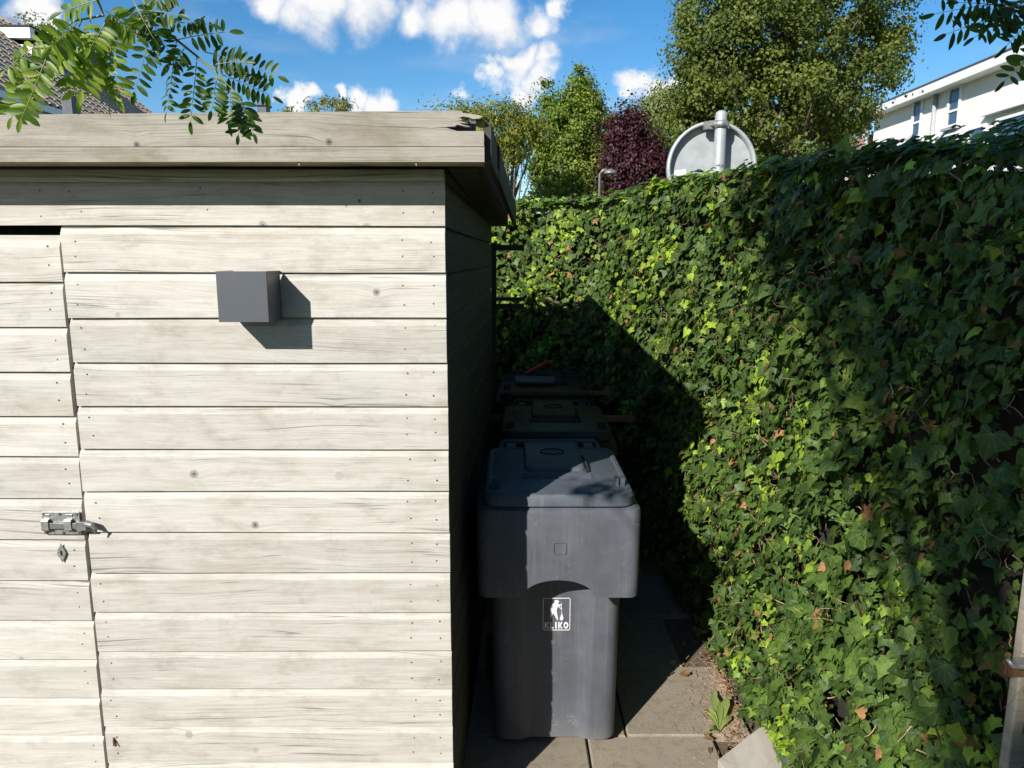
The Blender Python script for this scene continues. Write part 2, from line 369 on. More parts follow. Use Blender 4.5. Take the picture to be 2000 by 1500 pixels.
# leaves (colour of each leaf is stored with it)
def leafmat(name, transl=0.3, rough=0.38, veins=False, spec=0.5):
    m, t, b = newmat(name)
    a = t.node('ShaderNodeVertexColor'); a.layer_name = 'Col'; c = a.outputs[0]
    geo = t.node('ShaderNodeNewGeometry')
    if veins:
        u = t.node('ShaderNodeAttribute'); u.attribute_name = 'leafuv'
        x, y, _ = t.xyz(u.outputs['Vector'])[:3]; ax = t.math('ABSOLUTE', x)
        d = ax
        for nx, ny in ((.863, .505), (.97, -.20), (.45, .89)):
            dd = t.math('ABSOLUTE', t.math('SUBTRACT', t.math('MULTIPLY', ax, ny), t.math('MULTIPLY', y, nx)))
            d = t.math('MINIMUM', d, dd)
        vn = t.step(d, .022, .004)
        c = t.mix(t.math('MULTIPLY', vn, .42), c, (0.20, 0.28, 0.11))
        n = t.noise(geo.outputs['Position'], 70, 3, .6)
        c = t.scale(c, t.step(n, .3, .7, .8, 1.2))
        bump(t, b, t.math('MULTIPLY', vn, -1.0), .4, .001)
    t.l.new(c, b.inputs['Base Color']); b.inputs['Roughness'].default_value = rough
    b.inputs['Specular IOR Level'].default_value = spec
    tr = t.node('ShaderNodeBsdfTranslucent'); tcx = t.mix(1.0, c, (1.25, 1.45, 0.55), 'MULTIPLY'); t.l.new(tcx, tr.inputs[0])
    ms = t.node('ShaderNodeMixShader'); ms.inputs[0].default_value = transl
    t.l.new(b.outputs[0], ms.inputs[1]); t.l.new(tr.outputs[0], ms.inputs[2]); t.l.new(ms.outputs[0], t.n['Material Output'].inputs[0])
    return m
M['ivy'] = leafmat('ivy_leaf', .30, .45, True, .24)
M['robinia'] = leafmat('locust_leaf', .5, .45)
M['foliage'] = leafmat('tree_leaf', .35, .5, spec=.3)

# ------------------------------------------------------------------ ground
o = MB(); o.add([(-900, -900, -.03), (900, -900, -.03), (900, 900, -.03), (-900, 900, -.03)], [(0, 1, 2, 3)])
o.build('ground', M['earth'], label=None, kind='structure')
pav = empty('pavement', (0, 0, 0), kind='structure')
def tile_mesh(w_, l_):
    b_ = MB(); g_ = .004; e = .006
    x0, x1, y0, y1 = -w_ / 2 + g_, w_ / 2 - g_, -l_ / 2 + g_, l_ / 2 - g_
    b_.hexa([(x0, y0, -.045), (x1, y0, -.045), (x1, y1, -.045), (x0, y1, -.045), (x0, y0, -e), (x1, y0, -e), (x1, y1, -e), (x0, y1, -e)])
    b_.hexa([(x0, y0, -e), (x1, y0, -e), (x1, y1, -e), (x0, y1, -e), (x0 + e, y0 + e, 0), (x1 - e, y0 + e, 0), (x1 - e, y1 - e, 0), (x0 + e, y1 - e, 0)])
    me = bpy.data.meshes.new('paving_tile'); me.from_pydata(b_.v, [], b_.f[:1] + b_.f[2:6] + b_.f[7:]); me.materials.append(M['paving'])
    return me
tm = tile_mesh(.5, .5)
for r in range(-2, 6):
    Yc = 2.61 + .25 - .5 + r * .5
    xs = .297 if r % 2 == 0 else .297 + .16
    for k in range(-5, 2):
        xc = xs + .25 + k * .5
        if xc > .86: continue
        t_ = link('paving_tile', tm, pav, (xc, Yc, random.uniform(-.003, .003)), world=False)
        t_.rotation_euler = (random.uniform(-.004, .004), random.uniform(-.004, .004), random.uniform(-.003, .003))

# ------------------------------------------------------------------ shed
YS = 2.08; SX = 0.0317; XC = -0.188      # front plane, skew of the side, corner
PIT = .129; Z0 = EYE + .091
shed = empty('garden_shed', (XC, YS, 0), label='weathered grey wooden shed with horizontal plank cladding and flat roof', cat='shed')
def prof(h=PIT):
    return [(0, 0), (0, h - .024), (.0085, h - .006), (.0115, h - .006), (.0115, h + .010), (.022, h + .010), (.022, .013), (.0105, .013), (.0105, 0)]
def plank_mesh(L, h=PIT, seed=0):
    b_ = MB(); pr = prof(h); n = len(pr); segs = 8; rings = []
    rr = random.Random(seed)
    w0, w1 = rr.uniform(-.0008, .0008), rr.uniform(-.0008, .0008); ph = rr.uniform(0, 6)
    for i in range(segs + 1):
        x = -L / 2 + L * i / segs; dz = .0012 * math.sin(ph + x * 3); dy = w0 + (w1 - w0) * i / segs
        rings.append([(x, y + dy, z + (dz if z < .02 and y < .01 else 0)) for y, z in pr])
    b_.loft(rings, True, True, smooth=False)
    return b_
def plank(x0, x1, z, Y, parent, mat, name='plank', h=PIT, seed=0, tilt=0):
    b_ = plank_mesh(x1 - x0, h, seed)
    o = link(name, b_.mesh(name, mat), parent, Vector(((x0 + x1) / 2, Y, z)))
    o.rotation_euler = (0, tilt, 0); return o
nails = MB()
def nail(x, z, Y, r=.0026):
    pts = [(x + r * math.cos(a * math.pi / 3), Y - .0006, z + r * math.sin(a * math.pi / 3)) for a in range(6)]
    nails.prism(pts, (0, .004, 0))
LE = -1.266
for k in range(-2, 15):
    zt = Z0 - k * PIT; zb = zt - PIT
    x0 = LE - .0019 * max(k, 0) + random.uniform(-.003, .003) if k >= 0 else -2.5
    h = PIT
    if k == -2: h = .245 + EYE - zb - .012
    plank(x0, XC + random.uniform(-.0015, .001), zb, YS, shed, M['plank'], seed=k + 50, h=h, tilt=random.uniform(-.0006, .0006))
    for f_ in (.3, .73):
        zz = zb + PIT * f_ + random.uniform(-.006, .006)
        nail(at(797, 900, YS).x + random.uniform(-.006, .006), zz, YS); nail(at(852, 900, YS).x + random.uniform(-.005, .005), zz + random.uniform(-.006, .006), YS)
        if k >= 0: nail(x0 + .035 + random.uniform(-.006, .008), zz + random.uniform(-.005, .005), YS)
        else:
            for xx in (-1.46, -1.30, -1.22, -.85): nail(xx + random.uniform(-.02, .02), zz + random.uniform(-.01, .01), YS)
# side wall planks
ang = math.atan2(1, SX)
sd = Vector((SX, 1, 0)).normalized(); out = Vector((1, -SX, 0)).normalized()
LW = 2.2
for k in range(-2, 15):
    zb = Z0 - (k + 1) * PIT - .004
    b_ = plank_mesh(LW, PIT, k + 90)
    c_ = Vector((XC, YS + .019, zb)) + sd * (LW / 2)
    o = link('plank', b_.mesh('plank', M['shadewood']), shed, c_ - out * .0); o.rotation_euler = (0, 0, ang)
# black sheets behind the cladding, standing in for the shade in its gaps
b_ = MB(); b_.box(-2.5, XC - .02, YS + .10, YS + .12, .02, EYE + .22); b_.build('gap_shade_sheet', M['black'], shed)
b_ = MB(); P0 = Vector((XC - .03, YS + .03, 0)); 
b_.hexa([P0 + Vector((-.05, 0, .02)), P0 + Vector((0, 0, .02)), P0 + sd * 2.1 + Vector((0, 0, .02)), P0 + sd * 2.1 + Vector((-.05, 0, .02)),
         P0 + Vector((-.05, 0, EYE + .22)), P0 + Vector((0, 0, EYE + .22)), P0 + sd * 2.1 + Vector((0, 0, EYE + .22)), P0 + sd * 2.1 + Vector((-.05, 0, EYE + .22))])
b_.build('side_shade_sheet', M['black'], shed)
b_ = MB(); Pb = P0 + sd * 2.17; b_.box(-2.5, Pb.x + .0, Pb.y + .02, Pb.y + .04, .02, EYE + .2); b_.build('back_wall', M['shadewood'], shed)
# door
door = empty('door', (LE, YS, 0)); door.parent = shed; door.matrix_parent_inverse = Matrix.Translation(shed.location).inverted(); door.location = (LE, YS, 0)
DJ = [0.056, -0.063, -0.191, -0.323, -0.454, -0.576, -0.705, -0.835, -0.967, -1.096, -1.228, -1.36, -1.49, -1.62, -1.75]
def child_of(o, par, gloc):      # parent chain: only translations used here
    o.parent = par; o.matrix_parent_inverse = Matrix.Identity(4)
    base = Vector((0, 0, 0)); p = par
    o.matrix_parent_inverse = Matrix.Translation(-Vector(LE_OFF))
    o.location = gloc
LE_OFF = (LE, YS, 0)
for i in range(len(DJ) - 1):
    zt, zb = DJ[i] + EYE, DJ[i + 1] + EYE
    xr = -1.2765 - .0019 * i + random.uniform(-.003, .002)
    b_ = plank_mesh(xr + 2.4, zt - zb, i + 20)
    o = bpy.data.objects.new('plank', b_.mesh('plank', M['plank'])); C.objects.link(o)
    child_of(o, door, Vector(((xr - 2.4) / 2, YS + .003, zb))); o.rotation_euler = (0, .003, 0)
    for f_ in (.33, .73): nail(xr - .035 + random.uniform(-.006, .006), zb + PIT * f_ + random.uniform(-.008, .008), YS + .003)
nails.build('nails', M['nail'], shed, kind='stuff')
# roof
def sidept(off, Y, z): return Vector((-.071 + off + SX * (Y - 1.95), Y, EYE + z))
YE = 4.42
b_ = MB()
b_.hexa([(-2.8, 1.975, EYE + .262), sidept(-.03, 1.975, .262), sidept(-.03, YE - .02, .2), (-2.8, YE - .02, EYE + .2),
         (-2.8, 1.975, EYE + .325), sidept(-.03, 1.975, .325), sidept(-.03, YE - .02, .265), (-2.8, YE - .02, EYE + .265)])
b_.build('roof', M['bitumen'], shed)
b_ = MB(); b_.box(-2.8, -.075, 1.975, 2.078, EYE + .250, EYE + .258); b_.build('soffit_board', M['soffit'], shed)
b_ = MB(); b_.hexa([sidept(-.11, 2.085, .243), sidept(-.03, 2.085, .243), sidept(-.03, YE - .02, .186), sidept(-.13, YE - .02, .186),
                    sidept(-.11, 2.085, .258), sidept(-.03, 2.085, .258), sidept(-.03, YE - .02, .198), sidept(-.13, YE - .02, .198)])
b_.build('soffit_board', M['shadewood'], shed)
# front fascia with the broken corner
YF = 1.95
def F(x, y): p = at(x, y, YF); return (p.x, YF, p.z)
jag = [(-700, 286.5), (945, 286), (945, 256), (893, 256), (872, 249.5), (845, 249), (888, 247), (893, 243), (912, 247.5), (919, 247), (903, 243), (897, 240), (915, 241), (900, 236), (886, 236.5), (903, 234.5), (900, 231), (893, 230.5), (905, 227.5), (915, 229), (924, 232.5), (937, 231), (943, 228), (934, 224.5), (920, 222), (905, 221), (902, 217), (880, 216), (500, 219.5), (0, 224), (-700, 226)]
poly = [F(x, y) for x, y in jag]
b_ = MB(); b_.prism(poly, (0, .022, 0)); b_.build('fascia_board', M['fascia'], shed)
b_ = MB(); za, zb = at(945, 316.5, YF).z, at(945, 286, YF).z
pr = [(YF - .004, za), (YF - .004, zb - .007), (YF + .003, zb - .0005), (YF + .02, zb - .0005), (YF + .02, za)]
b_.loft([[(-2.8, y, z) for y, z in pr], [(-.0712, y, z) for y, z in pr]], True, True, False); b_.build('fascia_board', M['fascia'], shed)
b_ = MB(); pa = at(845, 257, YF); pb = at(928, 233, YF); b_.box(pa.x, pb.x, YF + .045, YF + .05, pa.z - .01, pb.z + .004); b_.build('metal_flashing', M['slate'], shed)
# side fascia boards and mossy end
b_ = MB()
p0 = at(930, 262, YF + .03); p1 = at(944, 232, YF + .03)
b_.box(p0.x, -.0745, YF + .024, YF + .05, EYE + .26, p1.z + .004); b_.build('mossy_board_end', M['moss'], shed)
def sideboard(y0, y1, o0, o1, zt0, zt1, zb0, zb1, mat, name):
    b_ = MB()
    b_.hexa([sidept(o0, y0, zb0), sidept(o1, y0, zb0), sidept(o1, y1, zb1), sidept(o0, y1, zb1),
             sidept(o0, y0, zt0), sidept(o1, y0, zt0), sidept(o1, y1, zt1), sidept(o0, y1, zt1)])
    return b_.build(name, mat, shed)
sideboard(1.974, 2.35, -.002, .016, .348, .338, .250, .241, M['shadewood'], 'side_fascia')
sideboard(2.36, YE, .000, .018, .342, .303, .244, .19, M['shadewood'], 'side_fascia')
b_ = MB(); q = sidept(.018, 2.30, .25); b_.tube([q + Vector((0, 0, .02)), q + Vector((.0, 0, .075))], .0055, 6); b_.box(q.x - .012, q.x + .004, q.y - .02, q.y + .02, q.z + .062, q.z + .085); b_.build('gutter_clip', M['bitumen'], shed)
# little splinters hanging off the fascia
b_ = MB()
for x in (583, 812):
    p = at(x, 316, YF); b_.add([p + Vector((-.004, 0, 0)), p + Vector((.004, 0, 0)), p + Vector((.001, .002, -.011)), p + Vector((0, .006, -.002))], [(0, 1, 2), (1, 3, 2), (3, 0, 2)])
b_.build('splinter', M['soffit'], shed)
# door bolt and keyhole
bolt = empty('slide_bolt', at(120, 1022, 2.075)); bl = bolt.location.copy(); bolt.parent = shed; bolt.matrix_parent_inverse = Matrix.Translation(-shed.location); 
def bpart(name, b_, mat, bev=0.0008):
    o = bpy.data.objects.new(name, b_.mesh(name, mat)); C.objects.link(o); o.parent = bolt
    md = o.modifiers.new('bevel', 'BEVEL'); md.width = bev; md.segments = 2; return o
b_ = MB(); b_.box(-.055, .056, -.001, .002, -.035, .036); bpart('back_plate', b_, M['zinc'])
b_ = MB(); b_.box(-.034, .052, -.011, -.002, -.014, .004); bpart('bar', b_, M['steelbar'])
for x in (-.042, .026):
    b_ = MB(); b_.box(x - .011, x + .011, -.0145, -.0115, -.017, .012); b_.box(x - .011, x + .011, -.0115, -.001, -.020, -.017); b_.box(x - .011, x + .011, -.0115, -.001, .012, .015); b_.box(x - .011, x + .011, -.003, -.0015, .015, .029); bpart('keeper', b_, M['zinc'])
b_ = MB(); b_.box(.053, .084, -.020, -.006, -.016, .010); b_.tube([(.082, -.014, .004), (.102, -.018, .001), (.112, -.02, -.012), (.110, -.022, -.026)], [.010, .009, .006, .003], 7); bpart('handle', b_, M['steelbar'])
b_ = MB()
for x, z in ((-.049, .029), (-.002, .030), (.049, .029), (-.047, -.028), (.004, -.029), (.05, -.028)):
    b_.tube([(x, -.001, z), (x, -.004, z)], .0035, 8)
o = bpart('screws', b_, M['rust'], .0002); o['kind'] = 'stuff'
b_ = MB(); b_.tube([(-.05, -.003, -.026), (-.038, -.007, -.020), (-.036, -.008, -.006), (-.047, -.007, -.002)], .0035, 6); bpart('hook', b_, M['rust'])
kp = at(121, 1080, 2.08)
b_ = MB(); dia = [(-.0135, 0), (-.009, .012), (-.004, .020), (0, .031), (.004, .020), (.009, .012), (.0135, 0), (.009, -.012), (.004, -.020), (0, -.030), (-.004, -.020), (-.009, -.012)]
b_.prism([(kp.x + x, YS - .003, kp.z + z) for x, z in dia][::-1], (0, .003, 0)); kh = b_.build('keyhole_plate', M['zinc'], shed)
b_ = MB(); b_.prism([(kp.x + x, YS - .0045, kp.z + z) for x, z in ((-.003, .006), (-.0015, .008), (.0015, .008), (.003, .006), (.0018, -.007), (-.0018, -.007))], (0, .001, 0)); b_.build('keyhole', M['black'], shed)
# hook on the lower plank
b_ = MB(); hp = at(226, 1448, YS); b_.tube([hp + Vector((-.006, -.001, .014)), hp + Vector((-.003, -.008, .004)), hp + Vector((.004, -.008, -.012))], .0022, 5); b_.tube([hp + Vector((-.004, -.001, .012)), hp + Vector((-.004, -.005, -.012))], .003, 5); b_.build('bent_nail', M['rust'], shed)

# ------------------------------------------------------------------ wall lamp
lc = at(482, 577, YS)
lx0, lx1 = -.791, -.656; lz0, lz1 = EYE - .1695, EYE - .0335; y0 = 1.962
lamp = empty('wall_lamp', ((lx0 + lx1) / 2, YS, (lz0 + lz1) / 2), label='dark grey cube wall lamp screwed to the shed planks', cat='lamp')
tk = .003
def lbox(name, *a, mat=M['lampmetal']):
    b_ = MB(); b_.box(*a); return b_.build(name, mat, lamp, bevel=.0006)
lbox('front_panel', lx0, lx1, y0, y0 + tk, lz0, lz1)
lbox('side_panel', lx0, lx0 + tk, y0 + tk, YS - .002, lz0, lz1); lbox('side_panel', lx1 - tk, lx1, y0 + tk, YS - .002, lz0, lz1)
lbox('back_plate', lx0 + .02, lx1 - .02, YS - .012, YS - .001, lz0 + .02, lz1 - .02)
lbox('light_housing', lx0 + .03, lx1 - .03, y0 + .02, YS - .012, lz0 + .045, lz1 - .045)

# ------------------------------------------------------------------ bins
def rrect(hw, y0, y1, r, z, nf=28, front=None, zf=None):
    pts = []
    def arc(cx, cy, a0, a1):
        return [(cx + r * math.cos(a0 + (a1 - a0) * i / 6), cy + r * math.sin(a0 + (a1 - a0) * i / 6)) for i in range(7)]
    for i in range(nf + 1): pts.append((-(hw - r) + 2 * (hw - r) * i / nf, y0))
    pts += arc(hw - r, y0 + r, -math.pi / 2, 0)[1:]
    pts += arc(hw - r, y1 - r, 0, math.pi / 2)
    pts += arc(-(hw - r), y1 - r, math.pi / 2, math.pi)
    pts += arc(-(hw - r), y0 + r, math.pi, 1.5 * math.pi)[:-1]
    res = []
    for i, (x, y) in enumerate(pts):
        zz = z
        if i <= nf:
            if front: y = y + front(x)
            if zf: zz = z + zf(x)
        res.append((x, y, zz))
    return res
def smooth(a, b, x): t_ = max(0, min(1, (x - a) / (b - a))); return t_ * t_ * (3 - 2 * t_)
def make_bin(loc, rz, label, mbody, mlid, logo=False, sc=1.0):
    root = empty('wheelie_bin', loc, rz, label=label, cat='bin', group='wheelie bins in the alley beside the shed'); root.scale = (sc, sc, sc)
    def part(b_, name, mat, **kw):
        o = b_.build(name, mat, None, **kw); o.parent = root; sharp(o); return o
    # body
    b_ = MB(); rings = []
    for i in range(13):
        h = i / 12; z = .03 + h * .95
        hw = .236 + .014 * h; yf = .122 - .008 * h; yb = .56 + .10 * h
        dep = .028 * (1 - smooth(.80, .98, h)) * smooth(-.06, .04, h)
        rings.append(rrect(hw, yf, yb, .055, z, front=lambda x: dep * (1 - smooth(.085, .135, abs(x)))))
    b_.loft([rrect(.205, .14, .53, .05, .028)] + rings, True, True); part(b_, 'body', mbody)
    # collar
    arc = lambda x: .066 * math.sqrt(max(0, 1 - (abs(x) / .128) ** 2)) if abs(x) < .128 else 0
    b_ = MB()
    outer = [rrect(.287, .004, .705, .035, .676, 48, zf=arc), rrect(.289, .002, .707, .035, .72 + .02, 48, zf=lambda x: arc(x) * .35), rrect(.291, 0, .71, .04, .985, 48), rrect(.288, .004, .706, .04, 1.0, 48), rrect(.266, .022, .69, .04, 1.012, 48), rrect(.262, .03, .68, .04, 1.010, 48)]
    inner = [rrect(.275, .018, .69, .03, .98, 48), rrect(.274, .013, .69, .03, .70, 48, zf=lambda x: arc(x) * .9), rrect(.279, .011, .698, .03, .676, 48, zf=arc)]
    b_.loft(outer, False, True); b_.loft(inner + [outer[0]], True, False); part(b_, 'collar', mbody)
    b_ = MB(); b_.box(-.20, .20, .688, .72, .70, .96); part(b_, 'back_rib', mbody)
    # lid
    b_ = MB()
    b_.loft([rrect(.258, .012, .66, .06, 1.013, 30), rrect(.268, .004, .665, .06, 1.016, 30), rrect(.268, .006, .665, .06, 1.046, 30), rrect(.262, .014, .660, .06, 1.056, 30),
             rrect(.250, .026, .65, .06, 1.058, 30), rrect(.243, .034, .645, .06, 1.052, 30), rrect(.20, .10, .62, .08, 1.060, 30), rrect(.13, .2, .57, .08, 1.070, 30), rrect(.03, .36, .45, .02, 1.074, 30)], True, True)
    lid = part(b_, 'lid', mlid)
    def sub(b_, name, mat, par):
        o = b_.build(name, mat, None); o.parent = par; sharp(o); return o
    b_ = MB(); b_.loft([rrect(.118, .245, .655, .03, 1.052, 8), rrect(.116, .25, .655, .03, 1.078, 8), rrect(.110, .258, .65, .03, 1.084, 8), rrect(.105, .33, .64, .02, 1.082, 8), rrect(.100, .345, .63, .02, 1.079, 8)], False, True); sub(b_, 'lid_panel', mlid, lid)
    b_ = MB(); b_.box(-.1, .1, .236, .2455, 1.05, 1.068); sub(b_, 'lid_step', M['rubber'], lid)
    b_ = MB()      # embossed oval
    el = [(.048 * math.cos(a * math.pi / 12), .50 + .042 * math.sin(a * math.pi / 12), 1.0815) for a in range(25)]; b_.tube(el, .0022, 4, False); sub(b_, 'embossed_oval', M['rubber'], lid)
    for s_ in (-1, 1):
        b_ = MB(); b_.box(s_ * .225 - .016, s_ * .225 - .004, .11, .15, 1.045, 1.083); b_.box(s_ * .225 + .002, s_ * .225 + .018, .11, .15, 1.045, 1.083); sub(b_, 'lid_clip', mlid, lid)
    b_ = MB(); b_.tube([(.118, .42, 1.085), (.122, .33, 1.083), (.126, .24, 1.074), (.118, .235, 1.074), (.110, .25, 1.08), (.108, .33, 1.085)], .0045, 6); sub(b_, 'strap', M['rubber'], lid)
    # two lines of raised letters are worn away to a ribbed strip
    b_ = MB()
    for k in range(3): b_.box(-.13, .13, .175 + k * .018, .180 + k * .018, 1.055, 1.0715 + k * .0006)
    sub(b_, 'lid_ribs', mlid, lid)
    # handle, hinge, axle, wheels
    b_ = MB(); b_.tube([(-.215, .69, 1.02), (-.215, .745, 1.045), (-.205, .76, 1.055), (.205, .76, 1.055), (.215, .745, 1.045), (.215, .69, 1.02)], .013, 8); part(b_, 'handle_bar', mbody)
    for x in (-.17, .0, .17):
        b_ = MB(); b_.box(x - .02, x + .02, .655, .73, 1.03, 1.058); part(b_, 'hinge', mbody)
    b_ = MB(); b_.tube([(-.25, .60, .10), (.25, .60, .10)], .012, 8); part(b_, 'axle', M['steelbar'])
    for s_ in (-1, 1):
        b_ = MB(); b_.tube([(s_ * .235, .60, .10), (s_ * .28, .60, .10)], .10, 24); wh = part(b_, 'wheel', M['rubber'])
        b_ = MB(); b_.tube([(s_ * .276, .60, .10), (s_ * .284, .60, .10)], .055, 16); sub(b_, 'hub', M['steelbar'], wh)
    if logo:
        yl = lambda z: .122 - .008 * ((z - .03) / .95) + .028 * (1 - smooth(.80, .98, (z - .03) / .95)) - .0022
        lg = MB(); cz = .540; cx = .003
        def P(x, z): return (cx + x, yl(cz + z), cz + z)
        def poly(pts): lg.prism([P(x, z) for x, z in pts][::-1], (0, .002, 0))
        W2, H2, tt = .052, .066, .0022
        for a in ((-W2, -H2 + .004, -W2 + tt, H2 - .004), (W2 - tt, -H2 + .004, W2, H2 - .004), (-W2 + .004, H2 - tt, W2 - .004, H2), (-W2 + .004, -H2, W2 - .004, -H2 + tt)):
            poly([(a[0], a[1]), (a[2], a[1]), (a[2], a[3]), (a[0], a[3])])
        for sx_, sz_ in ((1, 1), (1, -1), (-1, 1), (-1, -1)):
            q = [(sx_ * (W2 - .004), sz_ * H2), (sx_ * W2, sz_ * (H2 - .004)), (sx_ * (W2 - tt), sz_ * (H2 - .004)), (sx_ * (W2 - .004), sz_ * (H2 - tt))]
            poly(q if sx_ * sz_ < 0 else q[::-1])
        # figure in the 100x125 px box of the print, u right 0..1, v up 0..1
        def U(pts): poly([(-W2 + u * 2 * W2, -H2 + v * 2 * H2) for u, v in pts])
        U([(.50 + .085 * math.cos(a), .885 + .055 * math.sin(a)) for a in [k * math.pi / 5 for k in range(10)]][::-1])
        U([(.38, .83), (.47, .845), (.60, .80), (.68, .785), (.68, .765), (.56, .74), (.53, .70), (.50, .62), (.56, .30), (.50, .36), (.385, .53), (.30, .40), (.275, .34), (.275, .72), (.31, .78)][::-1])
        U([(.53, .76), (.66, .66), (.70, .64), (.70, .67), (.58, .745)][::-1])
        U([(.66, .845), (.678, .845), (.70, .52), (.685, .52)][::-1])
        U([(.685, .52), (.705, .52), (.755, .37), (.71, .31), (.66, .31), (.62, .36)][::-1])
        L0, L1 = .055, .255
        def Lt(u0, pts): U([(u0 + u, L0 + v * (L1 - L0)) for u, v in pts])
        for u0 in (.07, .57):
            Lt(u0, [(0, 0), (.045, 0), (.045, 1), (0, 1)]); Lt(u0, [(.045, .45), (.10, 1), (.15, 1), (.075, .38)][::-1]); Lt(u0, [(.045, .60), (.075, .62), (.155, 0), (.10, 0)][::-1])
        Lt(.265, [(0, 0), (.13, 0), (.13, .2), (.045, .2), (.045, 1), (0, 1)]); Lt(.46, [(0, 0), (.05, 0), (.05, 1), (0, 1)])
        ro, ri = [], []
        for k in range(20):
            a0 = k * math.pi / 10
            for lst, ru, rv in ((ro, .085, .5), (ri, .042, .27)):
                u = .85 + ru * math.cos(a0); v = L0 + (.5 + rv * math.sin(a0)) * (L1 - L0); q = P(-W2 + u * 2 * W2, -H2 + v * 2 * H2); lst.append(q)
        lg.loft([ro, ri, [(a, b + .001, c) for a, b, c in ri], [(a, b + .002, c) for a, b, c in ro], ro], smooth=False)
        o = part(lg, 'logo_print', M['white'])
        # moulded mark on the collar and chalk-like scratches
        b_ = MB(); sq = [(cx + .0 + .022 * (abs(math.cos(a)) ** .4) * (1 if math.cos(a) > 0 else -1), -.0008, .863 + .022 * (abs(math.sin(a)) ** .4) * (1 if math.sin(a) > 0 else -1)) for a in [k * math.pi / 12 for k in range(25)]]
        b_.tube(sq, .0016, 4, False); part(b_, 'moulded_mark', mbody)
        b_ = MB()
        for k in range(42):
            x = random.choice((random.uniform(-.17, -.06), random.uniform(.08, .26), random.uniform(.2, .265))); z = random.choice((random.uniform(.95, .975), random.uniform(.70, .97))); L = random.uniform(.004, .016); a = random.uniform(-.6, 1.8)
            b_.add([(x, -.0006, z), (x + L * math.cos(a), -.0006, z + L * math.sin(a)), (x + L * math.cos(a), -.0006, z + L * math.sin(a) + .0009), (x, -.0006, z + .0009)], [(0, 1, 2, 3)])
        o = part(b_, 'scratches', plain('scratch', (0.24, 0.22, 0.18), .9)); o['kind'] = 'stuff'
    return root
make_bin((.166, 2.425, 0), 0, 'nearest dark grey wheelie bin with white print on its sunlit front', M['bin'], M['binlid'], logo=True)
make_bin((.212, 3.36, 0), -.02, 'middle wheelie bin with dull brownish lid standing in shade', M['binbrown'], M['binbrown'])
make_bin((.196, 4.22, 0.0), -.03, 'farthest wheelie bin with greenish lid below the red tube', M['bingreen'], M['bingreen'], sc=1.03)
# things on and beside the bins
b_ = MB(); c_ = Vector((.09, 4.62, 1.135)); b_.tube([c_, c_ + Vector((.15, .05, .075))], .0165, 12); b_.tube([c_ + Vector((-.005, 0, -.003)), c_ + Vector((-.02, -.005, -.01))], .01, 10)
b_.build('red_tube', M['red'], label='short red plastic tube lying tilted on the farthest bin', cat='tube')
b_ = MB(); b_.hexa([(.03, 4.40, 1.112), (.26, 4.39, 1.112), (.27, 4.60, 1.115), (.02, 4.60, 1.115), (.03, 4.40, 1.124), (.26, 4.39, 1.124), (.27, 4.60, 1.127), (.02, 4.60, 1.127)])
b_.build('pale_board', M['slate'], label='small pale flat panel lying on top of the farthest bin', cat='panel')
pa = at(950, 824, 4.13); pb = at(1240, 813, 4.13)
b_ = MB(); b_.box(pa.x + .02, pb.x, 4.135, 4.165, pa.z, pb.z)
b_.build('timber_batten', M['brownwood'], label='reddish brown wooden batten behind the middle bin reaching to the ivy', cat='plank')
pa = at(990, 772, 4.16); pb = at(1195, 765, 4.16)
b_ = MB(); b_.box(pa.x + .02, pb.x, 4.168, 4.19, pb.z - .02, pb.z)
b_.build('timber_batten', M['brownwood'], label='thin brownish batten edge just under the farthest bin lid', cat='plank')
# rack frame behind the shed
b_ = MB()
for y, hgt in ((484, .034), (598, .030), (584, .02)):
    p = at(967, y, 4.5); b_.box(-.16, .075, 4.47, 4.52, p.z - hgt / 2, p.z + hgt / 2)
p = at(967, 484, 4.5); q = at(967, 598, 4.5); b_.box(-.125, -.095, 4.45, 4.469, 0.0, p.z + .03)
b_.build('metal_rack', M['rackmetal'], label='dark metal frame with two short arms sticking out behind the shed', cat='rack')

# ------------------------------------------------------------------ ivy hedge
hpath = [(1.03, .85), (1.02, 1.35), (1.01, 1.7), (1.01, 2.2), (1.0, 2.7), (.985, 3.2), (.93, 3.7), (.86, 4.1), (.73, 4.6), (.62, 5.02), (.50, 5.16), (.2, 5.2), (-.3, 5.22), (-1.1, 5.25)]
htop = [.20, .225, .265, .30, .335, .37, .40, .425, .415, .41, .40, .385, .37, .36]
hp = np.array(hpath); seg = np.linalg.norm(np.diff(hp, axis=0), axis=1); sacc = np.r_[0, np.cumsum(seg)]; SL = sacc[-1]
def path(s):
    x = np.interp(s, sacc, hp[:, 0]); y = np.interp(s, sacc, hp[:, 1])
    e = .12; dx = np.interp(s + e, sacc, hp[:, 0]) - np.interp(s - e, sacc, hp[:, 0]); dy = np.interp(s + e, sacc, hp[:, 1]) - np.interp(s - e, sacc, hp[:, 1])
    L = np.hypot(dx, dy) + 1e-9; return x, y, -dy / L, dx / L      # outward normal, towards the alley
def bulge(s, z): 
    prof_ = .055 * np.sin(np.clip((z - .1) / 1.9, 0, 1) * math.pi) + .085 * np.clip((1.0 - z) / .6, 0, 1) * np.clip((2.7 - s) / 1.2, 0, 1)
    return prof_ + .048 * sn(s * 4.2, z * 4.6, seed=1.3) + .032 * sn(s * 11, z * 12, seed=4.1)
def ztop(s): return EYE + np.interp(s, sacc, htop) + .018 * sn(s * 7, s * 3.1, seed=2.2)
hedge = empty('ivy_hedge', (.9, 2.5, 0), label='tall ivy covered hedge wall along the right and back of the alley', cat='hedge')
